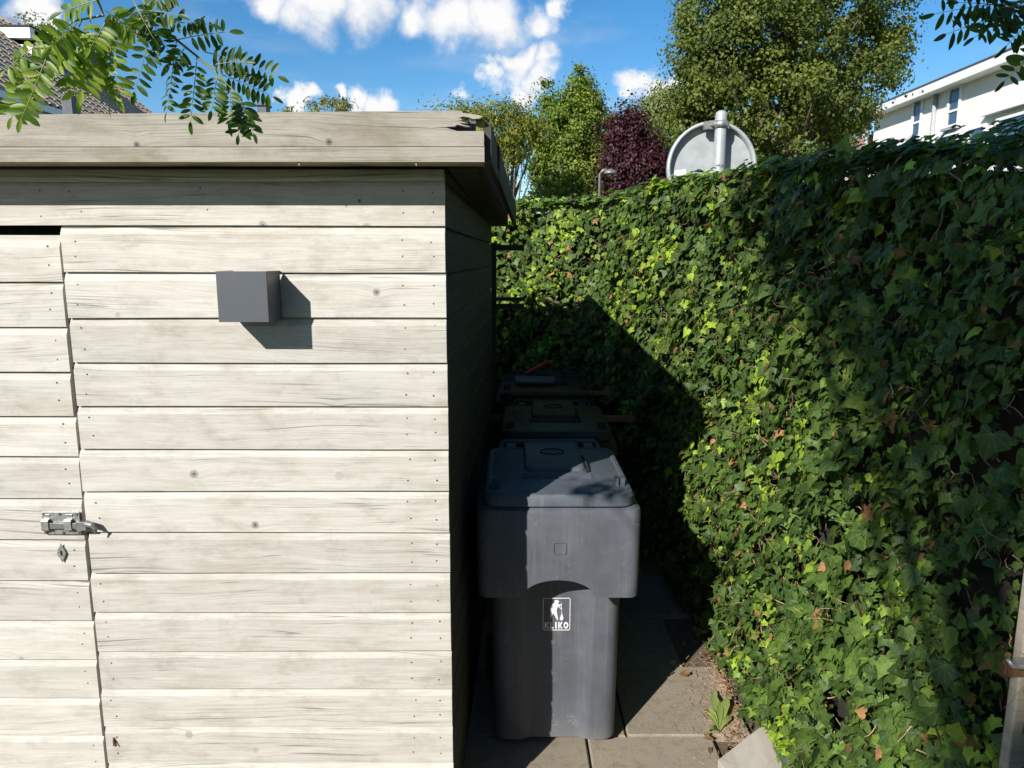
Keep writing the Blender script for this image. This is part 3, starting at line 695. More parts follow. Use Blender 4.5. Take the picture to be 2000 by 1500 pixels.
# core
ns, nz = 60, 26; V = []
TH = .42
for i in range(ns + 1):
    s = SL * i / ns; x, y, nx, ny = [float(a) for a in path(s)]; zt = float(ztop(s)) - .07
    for j in range(nz + 1):
        z = zt * j / nz; d = float(bulge(s, z)) - .10 + random.uniform(-.012, .012); V.append((x + nx * d, y + ny * d, z))
    V.append((x - nx * TH, y - ny * TH, zt)); V.append((x - nx * TH, y - ny * TH, 0))
m_ = nz + 3; Fc = []
for i in range(ns):
    for j in range(m_ - 1): Fc.append((i * m_ + j, (i + 1) * m_ + j, (i + 1) * m_ + j + 1, i * m_ + j + 1))
me = fast_mesh('hedge_core', V, Fc, M['core']); link('hedge_core', me, hedge, world=True)
# leaf template
def ivy_template(kind):
    if kind == 0: half = [(.12, -.15), (.30, -.20), (.44, -.10), (.40, .10), (.62, .30), (.40, .46), (.22, .60)]
    elif kind == 1: half = [(.14, -.12), (.34, -.10), (.46, .02), (.44, .20), (.48, .36), (.30, .52), (.16, .72)]
    else: half = [(.10, -.16), (.34, -.26), (.38, -.06), (.36, .08), (.70, .22), (.34, .38), (.20, .56)]
    o_ = [(0, 0)] + half + [(0, 1.0)] + [(-x, y) for x, y in half[::-1]]
    v = [(0, .3)] + o_; v = np.array(v)
    z = -.22 * np.abs(v[:, 0]) - .16 * (v[:, 1] - .3) ** 2; z[0] = .0
    n = len(o_); f_ = np.array([(0, 1 + i, 1 + (i + 1) % n) for i in range(n)])
    return np.c_[v, z], f_
TPL = [ivy_template(k) for k in range(3)]
NL = 40000
A1 = rng.uniform(0, SL, int(NL * 1.5)); 
keep_s = np.where(A1 > 5.2, rng.random(len(A1)) < .75, True) & (A1 < SL - .3)
s_ = A1[keep_s][:NL]; N = len(s_)
zt = ztop(s_)
istop = rng.random(N) < .16
zz = np.where(istop, zt + rng.normal(0, .018, N), rng.uniform(.02, 1, N) * zt)
px_, py_, nx_, ny_ = path(s_)
depth = np.where(istop, -rng.uniform(-.04, .34, N), bulge(s_, zz) - np.abs(rng.normal(0, .032, N)))
depth = np.where((~istop) & (rng.random(N) < .07), depth + rng.uniform(.01, .045, N), depth)
# round the top front edge
edge = np.clip((zz - (zt - .10)) / .10, 0, 1); depth = np.where(~istop, depth - .07 * edge ** 2, depth - .03)
hole = sn(s_ * 9.5, zz * 8.5, seed=7.7) + .6 * sn(s_ * 21, zz * 19, seed=2.9)
keep = (hole > -.55) | istop | (rng.random(N) < .25)
# leave the foot free where the pale board stands
foot = (zz < .16) & (py_ > 2.2) & (py_ < 2.6) & (~istop); keep &= ~foot
s_, zz, px_, py_, nx_, ny_, depth, istop = [a[keep] for a in (s_, zz, px_, py_, nx_, ny_, depth, istop)]; N = len(s_)
pos = np.c_[px_ + nx_ * depth, py_ + ny_ * depth, zz]
nrm = np.c_[nx_, ny_, np.where(istop, 1.6, .35)] + rng.normal(0, .50, (N, 3)); nrm[istop, :2] *= .6
# near the foot of the near part leaves face more upwards
lowf = np.clip((1.0 - zz) / .8, 0, 1) * np.clip((2.2 - s_) / 1.2, 0, 1); nrm[:, 2] += .7 * lowf
nrm /= np.linalg.norm(nrm, axis=1)[:, None]
tip = np.c_[np.zeros(N), np.zeros(N), -np.ones(N)] + rng.normal(0, .55, (N, 3)) + nrm * .0
tip[istop, 2] = rng.normal(0, .5, istop.sum())
tip -= nrm * (tip * nrm).sum(1)[:, None]; tip /= np.linalg.norm(tip, axis=1)[:, None]
side = np.cross(tip, nrm)
size = np.exp(rng.normal(math.log(.0345), .34, N)) * np.where(py_ > 3.6, 1.1, 1.0) * np.where(py_ < 1.9, np.where(zz < .9, 1.05, .82), 1.0)
size = np.clip(size, .018, .095)
# colour: patches of young lime shoots, old dark leaves, dry brown ones
young = sn(s_ * 6.1, zz * 5.7, seed=5.5) + rng.normal(0, .55, N) + np.where(istop, .35, 0) + np.where(py_ > 4.0, .45, 0) + np.where((py_ < 2.6) & (zz < 1.1), .25, 0)
a_ = rng.random(N)
dark = np.array([.034, .066, .018]); mid = np.array([.100, .165, .028]); lime = np.array([.30, .42, .035]); dead = np.array([.34, .17, .075])
tt_ = np.clip(a_, 0, 1)[:, None]; colr = dark * (1 - tt_) + mid * tt_
isy = young > .72; yy = np.clip((young - .72) / .6, .15, 1)[:, None]; colr = np.where(isy[:, None], mid * (1 - yy) + lime * yy, colr)
isd = rng.random(N) < .022; colr = np.where(isd[:, None], dead * rng.uniform(.5, 1.3, (N, 1)), colr)
size = np.where(isy, size * .85, size)
colr = colr * rng.uniform(.8, 1.25, (N, 1))
def inst(tpl_v, tpl_f, idx):
    n = len(idx); k = len(tpl_v)
    curl = rng.uniform(.5, 2.6, n)
    X = tpl_v[None, :, 0] * size[idx, None]; Yl = (tpl_v[None, :, 1] - .1) * size[idx, None]; Zl = tpl_v[None, :, 2] * size[idx, None] * curl[:, None]
    V = pos[idx][:, None, :] + X[..., None] * side[idx][:, None, :] + Yl[..., None] * tip[idx][:, None, :] + Zl[..., None] * nrm[idx][:, None, :]
    Fx = tpl_f[None] + (np.arange(n) * k)[:, None, None]
    return V.reshape(-1, 3), Fx.reshape(-1, 3), np.repeat(colr[idx], k, 0), np.tile(tpl_v[:, :2], (n, 1))
kindv = rng.integers(0, 3, N)
# the 300 leaves that show largest become parts of their own
zc = py_ * math.cos(PITCH) - (zz - EYE) * math.sin(PITCH); u_ = 1000 + FPX * pos[:, 0] / zc; v_ = 750 - FPX * (py_ * math.sin(PITCH) + (zz - EYE) * math.cos(PITCH)) / zc
outer = depth - bulge(s_, zz)
score = size / zc * ((u_ > 5) & (u_ < 1990) & (v_ > 5) & (v_ < 1490)) * ((outer > -.018) | istop) * (nrm @ np.array([-.4, -.85, .3]) > .25)
big = np.argsort(-score)[:300]; isbig = np.zeros(N, bool); isbig[big] = True
VV, FF, CC, UU = [], [], [], []; off = 0
for k in range(3):
    v, f_, c, u = inst(*TPL[k], np.where((kindv == k) & ~isbig)[0]); VV.append(v); FF.append(f_ + off); CC.append(c); UU.append(u); off += len(v)
me = fast_mesh('leaves', np.concatenate(VV), np.concatenate(FF), M['ivy'], np.concatenate(CC), np.concatenate(UU), smooth=True)
o = link('leaves', me, hedge); o['kind'] = 'stuff'
variants = {}
hinv = Matrix.Translation(-hedge.location)
for i in big:
    ci = 3 if isd[i] and False else int(min(4, max(0, round(float(colr[i].sum()) * 9)))); 
    key = (int(kindv[i]), ci)
    if key not in variants:
        tv, tf = TPL[key[0]]
        variants[key] = fast_mesh('leaf', tv - np.array([0, .1, 0]), tf, M['ivy'], np.tile(colr[i], (len(tv), 1)), tv[:, :2], smooth=True)
    o = bpy.data.objects.new('leaf', variants[key]); C.objects.link(o); o.parent = hedge; o.matrix_parent_inverse = hinv
    sz = float(size[i]); mt = Matrix([[side[i][r] * sz, tip[i][r] * sz, nrm[i][r] * sz, pos[i][r]] for r in range(3)] + [[0, 0, 0, 1]])
    o.matrix_basis = mt
# dry stems showing through the gaps, and young runners
def stems(n, lo, hi, rad, mat, name, outl, seed):
    r_ = np.random.default_rng(seed); b_ = MB()
    for _ in range(n):
        s = r_.uniform(.05, SL - .4)
        if s < 1.5 and r_.random() < .5: continue
        z = r_.uniform(.05, 1) * float(ztop(s)) * .98
        x, y, nx, ny = [float(a) for a in path(s)]; d = float(bulge(s, z)) + r_.uniform(*outl)
        p = Vector((x + nx * d, y + ny * d, z)); dr = Vector((-ny * r_.normal(0, 1) + nx * r_.uniform(-.2, .5), nx * r_.normal(0, 1) + ny * r_.uniform(-.2, .5), r_.normal(0, .9))).normalized()
        L = r_.uniform(lo, hi); pts = [p]
        for k in range(4):
            dr = (dr + Vector(r_.normal(0, .38, 3))).normalized(); p = p + dr * L / 4; pts.append(p)
        R0 = r_.uniform(*rad); b_.tube(pts, [R0, R0 * .9, R0 * .8, R0 * .6, R0 * .35], 4, False)
    me = bpy.data.meshes.new(name); me.from_pydata(b_.v, [], b_.f); me.polygons.foreach_set('use_smooth', [True] * len(b_.f)); me.materials.append(mat)
    o = link(name, me, hedge); o['kind'] = 'stuff'
stems(5200, .03, .12, (.0008, .0024), M['twig'], 'dry_stems', (-.08, -.022), 1)
stems(200, .03, .08, (.0008, .0013), M['greentwig'], 'young_shoots', (-.03, .008), 2)

# ------------------------------------------------------------------ foot of the hedge: edging, board, weed, litter
b_ = MB(); e0 = on_ground(1408, 1272); e1 = on_ground(1492, 1440)
d = (e1 - e0).normalized(); nn_ = Vector((-d.y, d.x, 0)) * -.035
e0 = e0 - d * .3
if nn_.x < 0: nn_ = -nn_
b_.hexa([e0, e0 + nn_, e1 + nn_, e1] + [p + Vector((0, 0, .055)) for p in (e0, e0 + nn_, e1 + nn_, e1)])
b_.build('edging_board', M['timber'], bevel=.004, label='low weathered timber edging along the foot of the ivy', cat='edging')
b_ = MB(); sa = on_ground(1402, 1484, .03); sb = on_ground(1512, 1398, .03); sc_ = on_ground(1660, 1560, .03); sd_ = on_ground(1540, 1680, .03)
b_.hexa([p - Vector((0, 0, .028)) for p in (sa, sd_, sc_, sb)] + [sa, sd_, sc_, sb]); b_.build('bleached_board', M['slab'], bevel=.002, label='pale bleached wooden board lying against the ivy at the bottom edge', cat='board')
# post with rusty hinge at right
PO = at(1958, 1400, 1.25)
b_ = MB(); b_.box(PO.x + .022, PO.x + .11, 1.25, 1.275, 0, EYE - .53); 
post = b_.build('gate_post', M['timber'], bevel=.003, label='grey wooden post with rusty hinge at the right edge of the ivy', cat='post')
hg = at(1975, 1300, 1.249)
b_ = MB(); b_.box(hg.x - .012, hg.x + .05, 1.244, 1.2495, hg.z - .020, hg.z + .003); b_.build('hinge_leaf', M['rust'], post)
b_ = MB(); b_.tube([(hg.x - .013, 1.2435, hg.z + .018), (hg.x - .006, 1.238, hg.z + .006), (hg.x + .012, 1.238, hg.z + .004), (hg.x + .04, 1.238, hg.z + .006)], [.004, .005, .006, .006], 8); b_.box(hg.x - .002, hg.x + .05, 1.2425, 1.2438, hg.z + .003, hg.z + .02); b_.build('hinge_pin', M['zinc'], post)
# weed
weedc = on_ground(1405, 1432); wr = random.Random(5)
weed = empty('leafy_weed', weedc, label='small light green weed rosette growing from the paving joint', cat='weed')
for k, (tx, ty, wd) in enumerate([(1385, 1342, .022), (1428, 1358, .022), (1372, 1392, .018), (1438, 1400, .02), (1368, 1410, .016), (1372, 1440, .02), (1405, 1372, .018)]):
    tp = on_ground(tx, ty, .0); tp = weedc + (tp - weedc) * .72 + Vector((0, 0, .03 + .02 * wr.random()));
    if k in (3, 5): tp.z = .02
    n = 9; rows = []; dr = (tp - weedc); sd2 = Vector((dr.y, -dr.x, 0)).normalized()
    for i in range(n):
        f_ = i / (n - 1); c_ = weedc + dr * f_ + Vector((0, 0, .018 * math.sin(f_ * math.pi)))
        w_ = wd * .82 * (.12 + math.sin(min(1, f_ * 1.15) ** 1.6 * math.pi * .93)) * .85 * (1 + .07 * ((i % 2) * 2 - 1))
        rows.append([c_ - sd2 * w_ + Vector((0, 0, .006)), c_, c_ + sd2 * w_ + Vector((0, 0, .006))])
    V = [q for r in rows for q in r]; Fw = []
    for i in range(n - 1):
        for j in range(2): Fw.append((i * 3 + j, i * 3 + j + 1, i * 3 + j + 4, i * 3 + j + 3))
    me = fast_mesh('leaf', [tuple(v) for v in V], Fw, M['foliage'], np.tile(np.array([.25, .31, .09]) * wr.uniform(.85, 1.15), (len(V), 1)), smooth=True); link('leaf', me, weed)
# needle litter and crumbs
b_ = MB(); lr = random.Random(9)
for _ in range(900):
    if lr.random() < .6:
        f_ = lr.random(); c_ = on_ground(1400, 1290).lerp(on_ground(1440, 1450), f_) + Vector((abs(lr.gauss(0, .055)) * -1 + .03, lr.gauss(0, .03), 0))
    else: c_ = Vector((.93, 2.75, 0)) + Vector((lr.gauss(-.03, .10), lr.gauss(0, .28), 0))
    a = lr.uniform(0, math.pi); L = lr.uniform(.006, .034); z = lr.uniform(.003, .012)
    dx, dy = math.cos(a) * L, math.sin(a) * L; w_ = lr.uniform(.0005, .0016)
    if c_.x > .985: continue
    p = Vector((c_.x, c_.y, z)); b_.tube([p, p + Vector((dx * .5, dy * .5, lr.uniform(0, .006))), p + Vector((dx, dy, lr.uniform(-.002, .004)))], w_, 3, False)
me = bpy.data.meshes.new('needle_litter'); me.from_pydata(b_.v, [], b_.f); me.materials.append(M['twig'])
o = link('needle_litter', me); tag(o, label='brown dry needles and twigs littering the paving by the weed', cat='litter', kind='stuff')
# fallen dry leaves
drv = []
for k in range(46):
    ps = Vector((lr.uniform(.72, 1.05), lr.uniform(2.3, 3.3), lr.uniform(.006, .02)))
    if k < 18: ps = on_ground(1405, 1275) + Vector((lr.gauss(-.02, .04), lr.gauss(-.02, .05), .012))
    drv.append(ps)
VV, FF, CC, UU = [], [], [], []; off = 0
for ps in drv:
    tv, tf = TPL[lr.randint(0, 2)]; sz = lr.uniform(.015, .04); q = Quaternion((lr.gauss(0, .3), lr.gauss(0, .3), 1), lr.uniform(0, 6.28)).to_matrix()
    v = np.array([tuple(ps + q @ Vector((a[0] * sz, a[1] * sz, -a[2] * sz * 1.2))) for a in tv]); VV.append(v); FF.append(tf + off); off += len(v)
    CC.append(np.tile(np.array([.30, .17, .085]) * lr.uniform(.5, 1.3), (len(v), 1))); UU.append(tv[:, :2])
me = fast_mesh('fallen_leaves', np.concatenate(VV), np.concatenate(FF), M['ivy'], np.concatenate(CC), np.concatenate(UU))
tag(link('fallen_leaves', me), label='scattered fallen dry brown leaves on the paving at the hedge foot', cat='leaves', kind='stuff')

# ------------------------------------------------------------------ round sign seen from behind
sc0 = at(1389, 328, 5.1); sg = empty('traffic_sign', (sc0.x, 5.1, 0), label='grey back of a round traffic sign on a pole behind the ivy', cat='sign')
Rr = .302; sx, sz = sc0.x, sc0.z
b_ = MB(); ring = lambda r, y: [(sx + r * math.cos(a * math.pi / 32), y, sz + r * math.sin(a * math.pi / 32)) for a in range(64)]
b_.loft([ring(Rr - .026, 5.10), ring(Rr - .026, 5.124)][::-1], False, False); b_.add(ring(Rr - .026, 5.122), [tuple(range(64))]); b_.build('sign_plate', M['galv'], sg)
b_ = MB(); b_.loft([ring(Rr - .024, 5.119), ring(Rr - .022, 5.075), ring(Rr - .012, 5.070), ring(Rr, 5.075), ring(Rr, 5.128), ring(Rr - .026, 5.128)]); b_.build('sign_rim', M['galv'], sg)
b_ = MB(); pt = at(1398, 216, 5.04); b_.tube([(sx + .035, 5.04, 0), (sx + .035, 5.04, pt.z - .03), (sx + .035, 5.04, pt.z - .012), (sx + .035, 5.04, pt.z)], [.0375, .0375, .034, .016], 20); b_.build('pole', M['galv'], sg)
b_ = MB(); zc_ = sz + Rr - .03; b_.tube([(sx + .035, 5.04, zc_ - .025), (sx + .035, 5.04, zc_ + .022)], .046, 20); b_.box(sx - .075, sx - .01, 5.03, 5.072, zc_ - .03, zc_ + .018); b_.box(sx + .06, sx + .09, 5.03, 5.072, zc_ - .028, zc_ + .014); b_.tube([(sx - .03, 5.01, zc_ - .006), (sx - .03, 5.03, zc_ - .006)], .009, 6); b_.build('clamp', M['zinc'], sg)
st = at(1329, 337, 5.115); b_ = MB(); b_.prism([(st.x - .038, 5.119, st.z - .022), (st.x + .038, 5.119, st.z - .014), (st.x + .038, 5.119, st.z + .020), (st.x - .038, 5.119, st.z + .014)], (0, .002, 0)); b_.build('sticker', M['whitepaint'], sg)
# street lamp
lp = at(1172, 340, 11.0); sl_ = empty('street_lamp', (lp.x, 11, 0), label='small domed street lamp on a thin grey pole before the trees', cat='street lamp')
b_ = MB(); b_.tube([(lp.x, 11, 0), (lp.x, 11, lp.z), (lp.x + .03, 11, lp.z + .05), (lp.x + .10, 11, lp.z + .07)], .022, 8); b_.build('pole', M['steelbar'], sl_)
b_ = MB(); rg = lambda r, z: [(lp.x + .15 + r * math.cos(a * math.pi / 8), 11 + r * .9 * math.sin(a * math.pi / 8), z) for a in range(16)]
b_.loft([rg(.10, lp.z - .0), rg(.10, lp.z + .02), rg(.075, lp.z + .055), rg(.02, lp.z + .075)], True, True); b_.build('lamp_head', M['steelbar'], sl_)

# ------------------------------------------------------------------ trees
def crown(name, blobs, nclump, nleaf, leaf, cols, parent, seed, clump=.28, droop=0.0, shell=.55):
    r_ = np.random.default_rng(seed); P_ = []; cc = []
    vol = np.array([b[3] * b[4] * b[5] for b in blobs]) ** .62; vol /= vol.sum()
    bi = r_.choice(len(blobs), nclump, p=vol); B = np.array(blobs)
    d = r_.normal(0, 1, (nclump, 3)); d /= np.linalg.norm(d, axis=1)[:, None]; rad = shell + (1 - shell) * r_.random(nclump) ** .6
    cen = B[bi, :3] + d * B[bi, 3:] * rad[:, None]
    dirc = d.copy()
    ci = r_.integers(0, nclump, nleaf); n = nleaf
    off_ = r_.normal(0, 1, (n, 3)) * clump * np.array([1, 1, .75]); cs = r_.uniform(.5, 1.3, nclump); pos = cen[ci] + off_ * cs[ci][:, None]
    nr = dirc[ci] * .5 + off_ / clump * .4 + r_.normal(0, .55, (n, 3)) + np.array([0, 0, .35]); nr /= np.linalg.norm(nr, axis=1)[:, None]
    tp = r_.normal(0, 1, (n, 3)) + np.array([0, 0, -.3 - droop]); tp -= nr * (tp * nr).sum(1)[:, None]; tp /= np.linalg.norm(tp, axis=1)[:, None]
    sdv = np.cross(tp, nr); s = leaf * r_.uniform(.6, 1.35, n)[:, None]; asp = .34 if droop < .5 else .2
    v0 = pos - tp * s * .5; v1 = pos + sdv * s * asp + nr * s * .1; v2 = pos + tp * s * .5; v3 = pos - sdv * s * asp + nr * s * .1
    V = np.stack([v0, v1, v2, v3], 1).reshape(-1, 3); b0 = np.arange(n) * 4
    Fm = np.concatenate([np.c_[b0, b0 + 1, b0 + 2], np.c_[b0, b0 + 2, b0 + 3]])
    cA, cB = np.array(cols[0]), np.array(cols[1]); tmix = np.clip(r_.random(nclump)[ci] * .6 + r_.random(n) * .4, 0, 1)[:, None]
    col = (cA * (1 - tmix) + cB * tmix) * r_.uniform(.75, 1.25, (n, 1)); col = np.repeat(col, 4, 0)
    me = fast_mesh(name, V, Fm, M['foliage'], col); o = link(name, me, parent); o['kind'] = 'stuff'; return cen
def tree(name, base, blobs, ncl, nl, leaf, cols, label, seed, clump=.28, droop=0, tr=.16, shell=.55, limbs=26, group='trees beyond the hedge'):
    root = empty(name, base, label=label, cat='tree', group=group)
    cen = crown('crown', blobs, ncl, nl, leaf, cols, root, seed, clump, droop, shell)
    b_ = MB(); B = np.array(blobs); topz = max(b[2] + b[5] * .6 for b in blobs); bx, by = base[0], base[1]
    tc_ = B[np.argmax(B[:, 2])]
    pts = [Vector((bx, by, 0)), Vector((bx + .05, by, topz * .35)), Vector(((bx * 2 + tc_[0]) / 3, by, topz * .6)), Vector((tc_[0], tc_[1], topz))]
    b_.tube(pts, [tr, tr * .8, tr * .55, tr * .12], 8); b_.build('trunk', M['bark'], root)
    b_ = MB(); r_ = random.Random(seed)
    for k in range(limbs):
        c = Vector(cen[r_.randrange(len(cen))]); z0 = max(.8, min(c.z * .75, topz * r_.uniform(.3, .9))); f_ = z0 / topz
        p0 = Vector((bx + (tc_[0] - bx) * f_, by + (tc_[1] - by) * f_, z0)); mid_ = p0.lerp(c, .5) + Vector((0, 0, -.08 * (c - p0).length))
        b_.tube([p0, mid_, c], [tr * .28, tr * .16, tr * .05], 5, False)
    b_.build('branches', M['bark'], root)
    return root
def B(x, y, Y, rx, rz, ry=None):      # crown lobe given where it stands and its size in metres
    p = at(x, y, Y); return (p.x, Y, p.z, rx, ry or rx, rz)
k12 = 12 / FPX
tree('broadleaf_tree', (at(1540, 400, 12).x, 12, 0),
     [B(1540, 0, 12, 1.55, 1.7), B(1440, 60, 12, 1.1, 1.2), B(1640, 40, 12, 1.1, 1.3), B(1540, 150, 12, 1.7, 1.2), B(1400, 110, 11.8, .75, .7), B(1450, 190, 12, 1.1, .9), B(1590, 215, 12, 1.05, .75), B(1500, 300, 12, 1.3, .8), B(1345, 225, 12.4, .38, .6), B(1690, 110, 12, .6, .6), B(1640, 200, 12, .55, .5), B(1400, 300, 12, .9, .7), B(1540, -140, 12, 1.2, 1.3)],
     700, 115000, .058, ((.045, .07, .013), (.185, .225, .04)), 'large dense olive green broadleaf tree towering behind the round sign', 21, clump=.125, tr=.2, shell=.6)
tree('conical_tree', (at(1130, 400, 14).x, 14, 0),
     [B(1130, 150, 14, .13, .30), B(1130, 165, 14, .17, .30), B(1132, 190, 14, .28, .32), B(1130, 215, 14, .42, .42), B(1125, 265, 14, .82, .6), B(1120, 335, 14, .75, .6), B(1070, 250, 14, .32, .55), B(1168, 280, 14, .42, .5), B(1085, 330, 14, .5, .5), B(1120, 400, 14, 1.1, .55), B(1064, 195, 14, .11, .3)],
     360, 52000, .055, ((.07, .115, .018), (.24, .31, .04)), 'light green tree with pointed top left of the purple tree', 22, clump=.11, tr=.10)
tree('yellow_tree', (at(985, 400, 12).x, 12, 0),
     [B(975, 250, 12, .55, .35), B(1012, 225, 12, .18, .30), B(930, 232, 12, .35, .14), B(985, 300, 12, .36, .25), B(1030, 262, 12, .26, .2), B(960, 350, 12, .2, .2), B(880, 245, 12, .5, .2)],
     120, 12000, .062, ((.13, .16, .025), (.30, .30, .05)), 'sparse yellowish tree with drooping leaves beside the shed roof corner', 23, clump=.13, droop=1.2, tr=.07, limbs=34)
tree('purple_tree', (at(1245, 400, 13.2).x, 13.2, 0),
     [B(1222, 245, 13.2, .18, .28), B(1240, 285, 13.2, .38, .50), B(1250, 340, 13.2, .5, .55), B(1225, 320, 13.2, .35, .6), B(1240, 400, 13.2, .6, .5)],
     170, 34000, .058, ((.030, .010, .015), (.090, .028, .036)), 'dark purple leaved tree between two green trees', 24, clump=.18, tr=.12)
tree('pale_tree', (at(1300, 400, 18).x, 18, 0),
     [B(1290, 190, 18, .5, .55), B(1300, 240, 18, .95, .7), B(1285, 250, 18, .4, .5), B(1320, 300, 18, 1.0, .9), B(1335, 200, 18, .7, .7), B(1290, 360, 18, 1.2, .8)],
     120, 20000, .062, ((.12, .15, .045), (.26, .29, .09)), 'pale olive green airy tree left of the large dense tree', 25, clump=.2, tr=.13)
tree('feathery_tree', (at(630, 400, 14).x, 14, 0),
     [B(590, 212, 14, .32, .10), B(650, 208, 14, .30, .14), B(620, 240, 14, .8, .25)],
     30, 1500, .08, ((.15, .17, .035), (.30, .28, .07)), 'tips of a feathery yellowish tree just above the shed roof', 26, clump=.09, droop=1.0, tr=.06)
tree('distant_tree', (at(80, 300, 34).x, 34, 0),
     [B(75, 60, 34, 1.1, .5), B(60, 90, 34, 1.8, .8)],
     30, 1500, .14, ((.14, .15, .05), (.28, .27, .12)), 'small distant tree top above the chimney of the tiled house', 27, clump=.25, tr=.2)

# hedge of shrubs beyond, filling the horizon low down
tree('low_shrub', (at(1560, 430, 9).x, 9, 0), [(3.2, 9, 1.4, 1.6, .8, .8), (5.2, 9.5, 1.4, 1.5, .8, .85)], 80, 9000, .08, ((.03, .07, .015), (.09, .15, .025)), 'low green shrubs behind the ivy under the large tree', 28, clump=.2, tr=.08, group='shrubs beyond the hedge')

# ------------------------------------------------------------------ white house at right
XF = 10.1; H = empty('white_house', (XF, 16, 0), label='long white rendered two storey house with overhanging white eaves', cat='house')
yA, yB = 6.0, 21.2
b_ = MB(); b_.box(XF, XF + 8, yA, yB, 0, EYE + 3.83); b_.build('wall', M['render'], H)
b_ = MB(); b_.box(XF - .34, XF + 8.4, yA - .4, yB + .35, EYE + 3.835, EYE + 4.03)
b_.build('eaves', M['whitepaint'], H)
b_ = MB(); b_.box(XF - .36, XF + 8.42, yA - .42, yB + .37, EYE + 4.032, EYE + 4.06); b_.build('roof_edge', M['slate'], H)
def win(y, z, hy, hz, parent=H, xf=XF, panes=2, sill=True):
    # frame, panes, sill
    b_ = MB(); t_ = .06
    b_.box(xf - .05, xf - .002, y - hy, y + hy, z - hz, z - hz + t_); b_.box(xf - .05, xf - .002, y - hy, y + hy, z + hz - t_, z + hz)
    b_.box(xf - .05, xf - .002, y - hy, y - hy + t_, z - hz + t_, z + hz - t_); b_.box(xf - .05, xf - .002, y + hy - t_, y + hy, z - hz + t_, z + hz - t_)
    b_.box(xf - .045, xf - .002, y - hy + t_, y + hy - t_, z - hz * .25, z - hz * .25 + .05)
    w_ = b_.build('window', M['whitepaint'], parent)
    for (z0_, z1_) in ((z - hz + t_, z - hz * .25), (z - hz * .25 + .05, z + hz - t_)):
        b_ = MB(); b_.box(xf - .022, xf - .004, y - hy + t_, y + hy - t_, z0_, z1_); o = b_.build('pane', M['glass'], None); o.parent = w_; o.matrix_parent_inverse = Matrix.Identity(4)
        o.matrix_parent_inverse = (Matrix.Identity(4))
    if sill: b_ = MB(); b_.box(xf - .12, xf - .002, y - hy - .05, y + hy + .05, z - hz - .06, z - hz - .002); o = b_.build('sill', M['galv'], None); o.parent = w_
for (xa, xb, yt, yb_) in ((1787, 1806, 193, 268), (1857, 1882, 168, 246), (1690, 1698, 232, 285)):
    xm = (xa + xb) / 2; r0 = raydir(xm, (yt + yb_) / 2); Yw = XF / r0.x * r0.y
    y1_ = XF / raydir(xa, yt).x * raydir(xa, yt).y; y2_ = XF / raydir(xb, yt).x * raydir(xb, yt).y
    zt_ = raydir(xm, yt).z * XF / raydir(xm, yt).x + EYE; zb_ = raydir(xm, yb_).z * XF / raydir(xm, yb_).x + EYE
    win((y1_ + y2_) / 2, (zt_ + zb_) / 2, abs(y1_ - y2_) / 2, (zt_ - zb_) / 2)
for (xm, yt, hy) in ((1850, 262, .5), (1985, 222, .55), (1912, 245, .3)):
    r0 = raydir(xm, yt); zt_ = r0.z * XF / r0.x + EYE; win(XF / r0.x * r0.y, zt_ - .55, hy, .55)
r0 = raydir(1975, 214); cz_ = r0.z * XF / r0.x + EYE; cy_ = XF / r0.x * r0.y
b_ = MB(); b_.box(XF - .15, XF - .001, cy_ - .9, cy_ + .75, cz_, cz_ + .07); b_.build('canopy', M['whitepaint'], H)
for xm in (1828, 1700):
    r0 = raydir(xm, 230); yy_ = XF / r0.x * r0.y; b_ = MB(); b_.tube([(XF - .06, yy_, 0), (XF - .06, yy_, EYE + 3.83)], .05, 8); b_.build('downpipe', M['galv'], H)
L2 = empty('low_extension', (10, 24, 0), label='lower house with pinkish tiled roof beyond the end of the white house', cat='house')
b_ = MB(); b_.box(9.6, 16, 21.9, 28, 0, EYE + 3.0); b_.build('wall', M['render'], L2)
b_ = MB(); z_ = EYE + 3.0; b_.hexa([(9.3, 21.7, z_), (16, 21.7, z_), (16, 28.3, z_), (9.3, 28.3, z_), (10.1, 21.7, z_ + .5), (16, 21.7, z_ + .5), (16, 28.3, z_ + .5), (10.1, 28.3, z_ + .5)]); b_.build('roof', M['pinkroof'], L2)

# ------------------------------------------------------------------ tiled house at left
HL = empty('tiled_house', (-13, 18, 0), label='brown tiled roof house with dormer at the upper left', cat='house')
EXx, EZ = -11.05, EYE + 3.6; RX, RZ = -14.75, EYE + 6.85
ya, yb = 8.0, 26.7; slope = (RZ - EZ) / (EXx - RX)
b_ = MB(); b_.box(-18.2, EXx - .35, ya + .2, yb - .2, 0, EZ - .1); b_.build('wall', M['brick'], HL)
b_ = MB(); 
e_, rdg, bk = (EXx, EZ - .12), (RX, RZ - .12), (RX - 3.9, EZ - .12)
b_.prism([(EXx, ya, EZ - .07), (RX, ya, RZ - .07), (RX - 3.9, ya, EZ - .07), (RX - 3.9, ya, EZ - .2), (RX, ya, RZ - .2), (EXx, ya, EZ - .2)], (0, yb - ya, 0)); b_.build('roof_deck', M['bitumen'], HL)
b_ = MB(); b_.box(EXx - .02, EXx + .16, ya, yb, EZ - .22, EZ - .06); b_.build('gutter', M['whitepaint'], HL)
b_ = MB(); b_.box(EXx - .5, EXx - .03, ya, yb, EZ - .26, EZ - .215); b_.build('eaves_board', M['whitepaint'], HL)
b_ = MB(); b_.prism([(EXx + .05, yb + .005, EZ - .0), (RX, yb + .005, RZ + .03), (RX, yb + .005, RZ - .22), (EXx + .05, yb + .005, EZ - .22)], (0, .04, 0)); b_.build('verge_board', M['timber'], HL)
